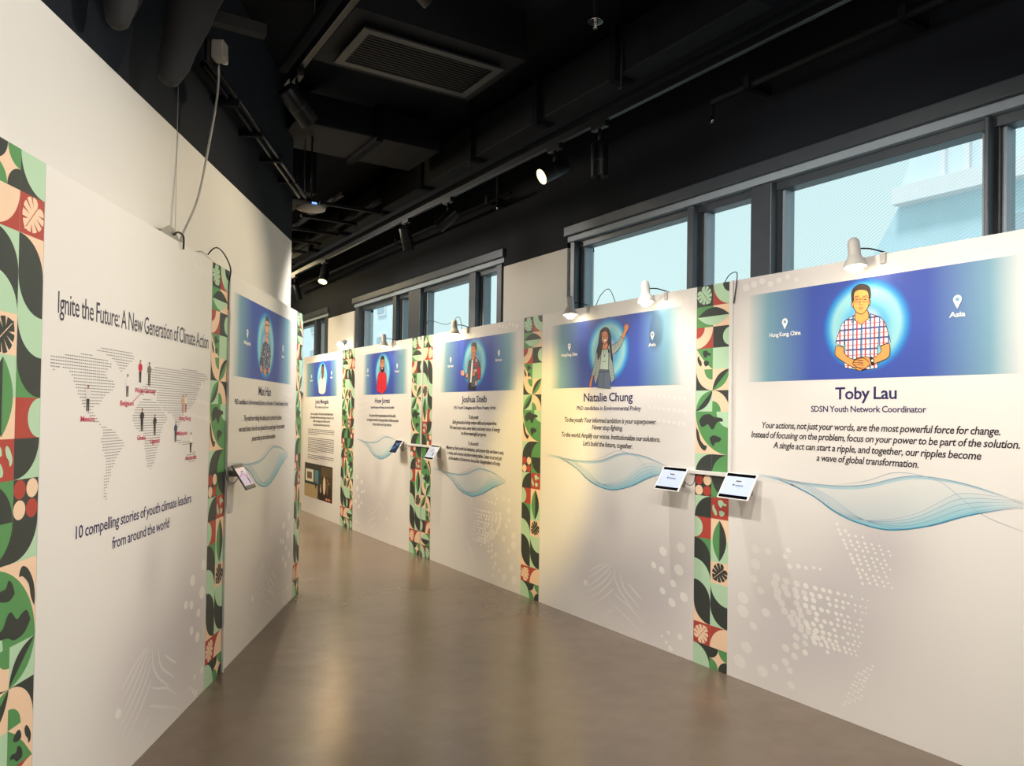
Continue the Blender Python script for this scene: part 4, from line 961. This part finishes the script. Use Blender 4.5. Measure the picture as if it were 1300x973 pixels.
# ------------------------------------------------------------------ ceiling gear
def track(x, y0, y1, z, label, rods):
    e = empty('lighting_track', (x, y0, z), label=label, cat='track')
    L_ = y1-y0
    MB().box(-.018, .018, 0, L_, 0, .045).build('rail', M_track, e)
    MB().box(-.018, -.012, 0, L_, -.004, 0).build('rail_edge', M_rail, e)
    MB().box(-.05, .05, 0, L_, .075, .12).build('support_channel', M_black, e)
    for r in rods:
        q = MB().cyl((.0, r-y0, .045), (.0, r-y0, 4.25-z), .006, 8).build('hanger_rod', M_track, e)
        MB().cyl((.0, r-y0, .12), (.0, r-y0, .16), .014, 8).build('hanger_nut', M_rail, q)
    return e
track(3.094, -1.5, 13.5, 3.5, 'long black lighting track running above the right panels', [-.6, 1.6, 3.65, 5.6, 7.51, 9.99, 12.0])
track(1.225, -2.0, 4.45, 3.5, 'short black lighting track above the left side of the room', [-1, 1.4, 3.95])
def spot(x, y, z, d, label, lit=True, energy=300, col=(1, .86, .66), size=70, stem=.09, L_=.22, blend=.7):
    e = empty('track_spotlight', (x, y, z), label=label, cat='spotlight', group='spotlights on the black tracks')
    d = Vector(d).normalized()
    MB().box(-.02, .02, -.075, .075, -.04, 0).build('adapter', M_track, e, bevel=.003)
    MB().cyl((0, 0, -.04), (0, 0, -.04-stem), .010, 10).build('stem', M_track, e)
    piv = Vector((0, 0, -.04-stem))
    c = piv + Vector((0, 0, -.045)) if abs(d.z) < .95 else piv
    h0 = c-d*(L_*.45 if abs(d.z) < .95 else 0); h1 = h0+d*L_
    r = .056
    MB().rings([h0, h0+d*.006, h1-d*.09, h1-d*.088, h1], [r-.004, r, r, r, r], 28, True, False).build('housing', M_track, e)
    MB().rings([h1, h1-d*.03], [r-.001, r-.014], 28, False, False).build('reflector', M_lens if lit else M_track, e)
    MB().rings([h1-d*.032, h1-d*.03], [r-.012, r-.013], 24).build('lens', M_lens if lit else M_lensdark, e)
    MB().rings([h0+d*.12, h0+d*.123], [r+.0008]*2, 28, False, False).build('housing_seam', M_rail, e)
    if energy:
        s = Vector(e.location)+h1+d*.01
        add_light('spotlight_beam', 'SPOT', s, s+d, energy, col, e, spot_size=math.radians(size), spot_blend=blend, shadow_soft_size=.04)
    return e
WARM = (1, .84, .58); NEUT = (1, .93, .83)
spot(3.094, 4.36, 3.5, (-.80, .12, -.48), 'black spotlight with a lit lens facing left, second on the right track', True, 95, WARM, 80)
spot(3.094, 3.86, 3.5, (.02, 0, -1), 'black spotlight hanging straight down, nearest in view on the right track', False, 120, NEUT, 80)
spot(3.094, 5.99, 3.5, (-.55, .45, -.62), 'black spotlight tilted away, third on the right track', False, 160, NEUT, 75)
spot(3.094, 6.88, 3.5, (.38, .30, -.88), 'black spotlight tipped towards the wall, fourth on the right track', False, 120, WARM, 80)
spot(3.094, 9.36, 3.5, (-.30, -.35, -.85), 'small lit spotlight far along the right track', True, 200, WARM, 80)
spot(3.094, 10.65, 3.5, (.3, .1, -1), 'dark spotlight half hidden by the end of the left wall', False, 160, WARM, 90)
spot(1.225, 4.25, 3.5, (.74, .32, -.62), 'black spotlight at the end of the short left track', False, 330, (1, .72, .20), 32)
spot(1.225, 2.72, 3.5, (.80, .05, -.50), 'spotlight with a lit lens cut off by the top edge of the photo', True, 130, NEUT, 85)
# unseen heads added to both tracks near the camera to light the panels
spot(1.225, 1.5, 3.5, (.80, .12, -.90), 'added spotlight on the short track beyond the top of the photo, nearer one', False, 135, NEUT, 78)
spot(1.225, .1, 3.5, (.80, .45, -.90), 'added spotlight on the short track above the photographer', False, 125, NEUT, 78)
spot(3.094, 1.45, 3.5, (-.80, .15, -.36), 'added spotlight on the right track above the top of the photo', False, 190, NEUT, 90)
spot(3.094, -.2, 3.5, (-.80, .3, -.36), 'added spotlight on the right track above the photographer', False, 190, NEUT, 90)

# air grille in a bulkhead
e = empty('air_grille', (1.63, 4.285, 3.9), label='dark rectangular air grille in the black ceiling', cat='grille')
MB().box(0, .985, 0, .055, -.012, 0).build('frame', M_grille, e); MB().box(0, .985, .485, .54, -.012, 0).build('frame', M_grille, e)
MB().box(0, .055, .055, .485, -.012, 0).build('frame', M_grille, e); MB().box(.93, .985, .055, .485, -.012, 0).build('frame', M_grille, e)
for k in range(13):
    y = .055+.43*(k+.5)/13
    MB().obox((.4925, y, .002), (1, 0, 0), (0, .96, .28), (0, -.28, .96), .437, .010, .0012).build('slat', M_grille, e)
MB().box(-.1, 1.08, -.12, .66, .03, .35).build('plenum_box', M_duct, e)

def duct(loc, size, label, flanges=(), axis='y'):
    e = empty('air_duct', loc, label=label, cat='duct')
    sx, sy, sz = size
    MB().box(0, sx, 0, sy, 0, sz).build('duct_body', M_duct, e, bevel=.01)
    for q in flanges:
        if axis == 'y': MB().box(-.03, sx+.03, q-.03, q+.03, -.035, sz+.03).build('flange', M_black, e)
        else: MB().box(q-.03, q+.03, -.03, sy+.03, -.035, sz+.03).build('flange', M_black, e)
    return e
duct((3.17, .3, 3.80), (.36, 12.5, .3), 'long rectangular black duct beside the right lighting track', [.4, 1.45, 2.3, 3.5, 4.4, 5.4, 6.4, 7.5, 8.7, 9.9, 11.1])
duct((1.72, 5.98, 3.9), (1.28, .66, .25), 'wide black duct crossing the ceiling beyond the air grille', [.7], 'x')
duct((2.05, .2, 3.98), (.95, 2.6, .22), 'flat black duct at the top of the view above the grille', [2.55])
duct((1.85, 7.4, 3.75), (.5, 5.2, .5), 'black duct running away above the white disc', [.2, 1.4, 2.6, 3.8])
e = empty('cable_tray', (0, 0, 3.72), label='black cable ladder with cross bars over the far corridor', cat='tray')
for x in (2.55, 2.95): MB().box(x-.015, x+.015, 7.2, 13, 0, .05).build('side_rail', M_duct, e)
for k in range(9): MB().box(2.42, 3.05, 7.5+k*.62, 7.54+k*.62, -.03, 0).build('cross_bar', M_duct, e)
e = empty('support_strut', (0, 4.06, 3.60), label='black strut crossing in front of the wrapped pipes', cat='strut')
MB().box(.62, 1.0, -.03, .03, -.04, .02).build('channel', M_wrap, e)
MB().cyl((.66, 0, 0), (.66, 0, .65), .006, 8).build('hanger_rod', M_track, e)
def pipe(p0, p1, r0, r1, label):
    e = empty('wrapped_pipe', p0, label=label, cat='pipe')
    a = Vector((0, 0, 0)); b = Vector(p1)-Vector(p0); n = 14
    pts = [a.lerp(b, k/n) for k in range(n+1)]
    rr = [(r0+(r1-r0)*(k/n))*(1+.035*math.sin(k*2.1)) for k in range(n+1)]
    rr = [r0*.35, r0*.8]+rr[1:]
    pts = [a-b.normalized()*.02]+pts
    MB().rings(pts, rr, 20, True, True).build('insulation', M_wrap, e)
    MB().rings([b*.55, b*.57], [r0+(r1-r0)*.56+.006]*2, 20, True, True).build('band', M_duct, e)
pipe(LP(3.43, 3.06, 1.36), LP(3.78, 4.25, 1.20), .055, .20, 'large insulated black pipe beside the cable box')
pipe(LP(2.98, 3.08, 1.38), LP(2.98, 4.25, 1.26), .05, .18, 'insulated black pipe close to the top left corner')
pipe(LP(3.22, 3.25, 1.46), LP(3.32, 4.25, 1.38), .05, .12, 'thinner insulated pipe behind the two large ones')
e = empty('conduit', LP(0, 3.44, 1.40), AL, label='pair of black conduits running along the upper left wall', cat='conduit')
for k in range(2): MB().tube([(4.10, .05*k, -.0), (6.4, .05*k, -.055)], .016, 8).build('tube', M_track, e)
for k in range(4): MB().box(4.5+k*.5, 4.53+k*.5, -.02, .13, -.06, .0).build('clip', M_duct, e)
e = empty('power_box', LP(4.08, 3.43, 1.36), AL, label='cream power outlet box with the white cable hanging from it', cat='box')
MB().box(-.04, .04, -.035, .03, .02, .12).build('body', M_cream, e, bevel=.008)
MB().box(-.026, .026, -.040, -.035, .03, .11).build('cover', M_cream, e, bevel=.002)
MB().box(.040, .066, -.03, .0, .025, .08).build('plug', M_plastic, e, bevel=.008)
MB().box(-.09, .09, .03, .045, -.02, .10).build('mounting_bracket', M_track, e)
e = empty('hanging_cable', LP(4.14, 3.44, 1.38), AL, label='white power cable hanging down to the top of the map panel', cat='cable')
MB().tube(smooth_pts([(0, 0, .02), (-.01, .0, -.15), (-.07, .02, -.45), (-.13, .05, -.75), (-.19, .10, -.95), (-.19, .105, -.99)], 8), .006).build('wire', M_wcable, e)
MB().tube([(-.21, .13, -.2), (-.21, .13, -1.0)], .0015).build('thin_wire', M_wcable, e)
e = empty('panel_bracket', LP(3.80, 2.44), AL, label='thin triangular metal bracket at the top edge of the map panel', cat='bracket')
MB().prism([(-.13, .0), (.12, .0), (.12, .006), (.04, .055), (-.02, .055)], .001, .004).build('plate', M_cream, e)

e = empty('access_point', (1.95, 6.28, 3.30), label='white round disc with a blue light hanging by the wall end', cat='device')
MB().rings([(0, 0, -.03), (0, 0, -.026), (0, 0, -.012), (0, 0, .006), (0, 0, .016)], [.03, .075, .118, .122, .10], 32).build('body', M_cream, e)
MB().box(-.03, .01, -.126, -.118, .008, .02).build('status_light', M_led, e)
MB().tube([(-.04, .02, .016), (-.05, .03, .3), (-.05, .03, .59)], .005).build('wire', M_cable, e)
MB().cyl((0, 0, .016), (0, 0, .60), .008, 8).build('hanger_rod', M_track, e)
def sprinkler(loc, label, plate=True, up=.35):
    e = empty('sprinkler', loc, label=label, cat='sprinkler')
    if plate: MB().rings([(0, 0, .0), (0, 0, .006), (0, 0, .014)], [.045, .045, .02], 24).build('rosette', M_chrome, e)
    MB().cyl((0, 0, -.035), (0, 0, .0), .008, 10).build('nozzle', M_chrome, e)
    MB().rings([(0, 0, -.042), (0, 0, -.036)], [.014, .016], 14).build('deflector', M_chrome, e)
    for s in (-1, 1): MB().tube([(0, .006*s, -.005), (0, .014*s, -.02), (0, .006*s, -.036)], .002).build('frame_arm', M_chrome, e)
    MB().cyl((0, 0, .01), (0, 0, up), .014, 10).build('drop_pipe', M_duct, e)
    return e
sprinkler((2.745, 3.478, 3.9), 'chrome sprinkler head in the black ceiling right of the grille')
s_ = sprinkler((3.75, 3.50, 3.57), 'small sprinkler head at the end of the wall pipe above the near window', False, .09)
e = empty('sprinkler_pipe', (3.75, 0, 3.67), label='black pipe along the upper right wall', cat='pipe')
MB().tube([(0, 3.50, 0), (0, .6, 0)], .022, 10).build('main_run', M_duct, e)
MB().tube([(0, 6.0, 0), (0, 13, 0)], .02, 10).build('far_run', M_duct, e)
for y in (3.2, 2.2, 1.2, 6.4, 8.6): MB().box(-.03, .19, y-.02, y+.02, -.02, .05).build('wall_bracket', M_duct, e)
sprinkler((3.60, 5.98, 3.52), 'dark pipe end bracket behind the third spotlight', False, .72)
sprinkler((2.05, 7.3, 3.1), 'small pale disc low beside the end of the left wall', True, 1.15)
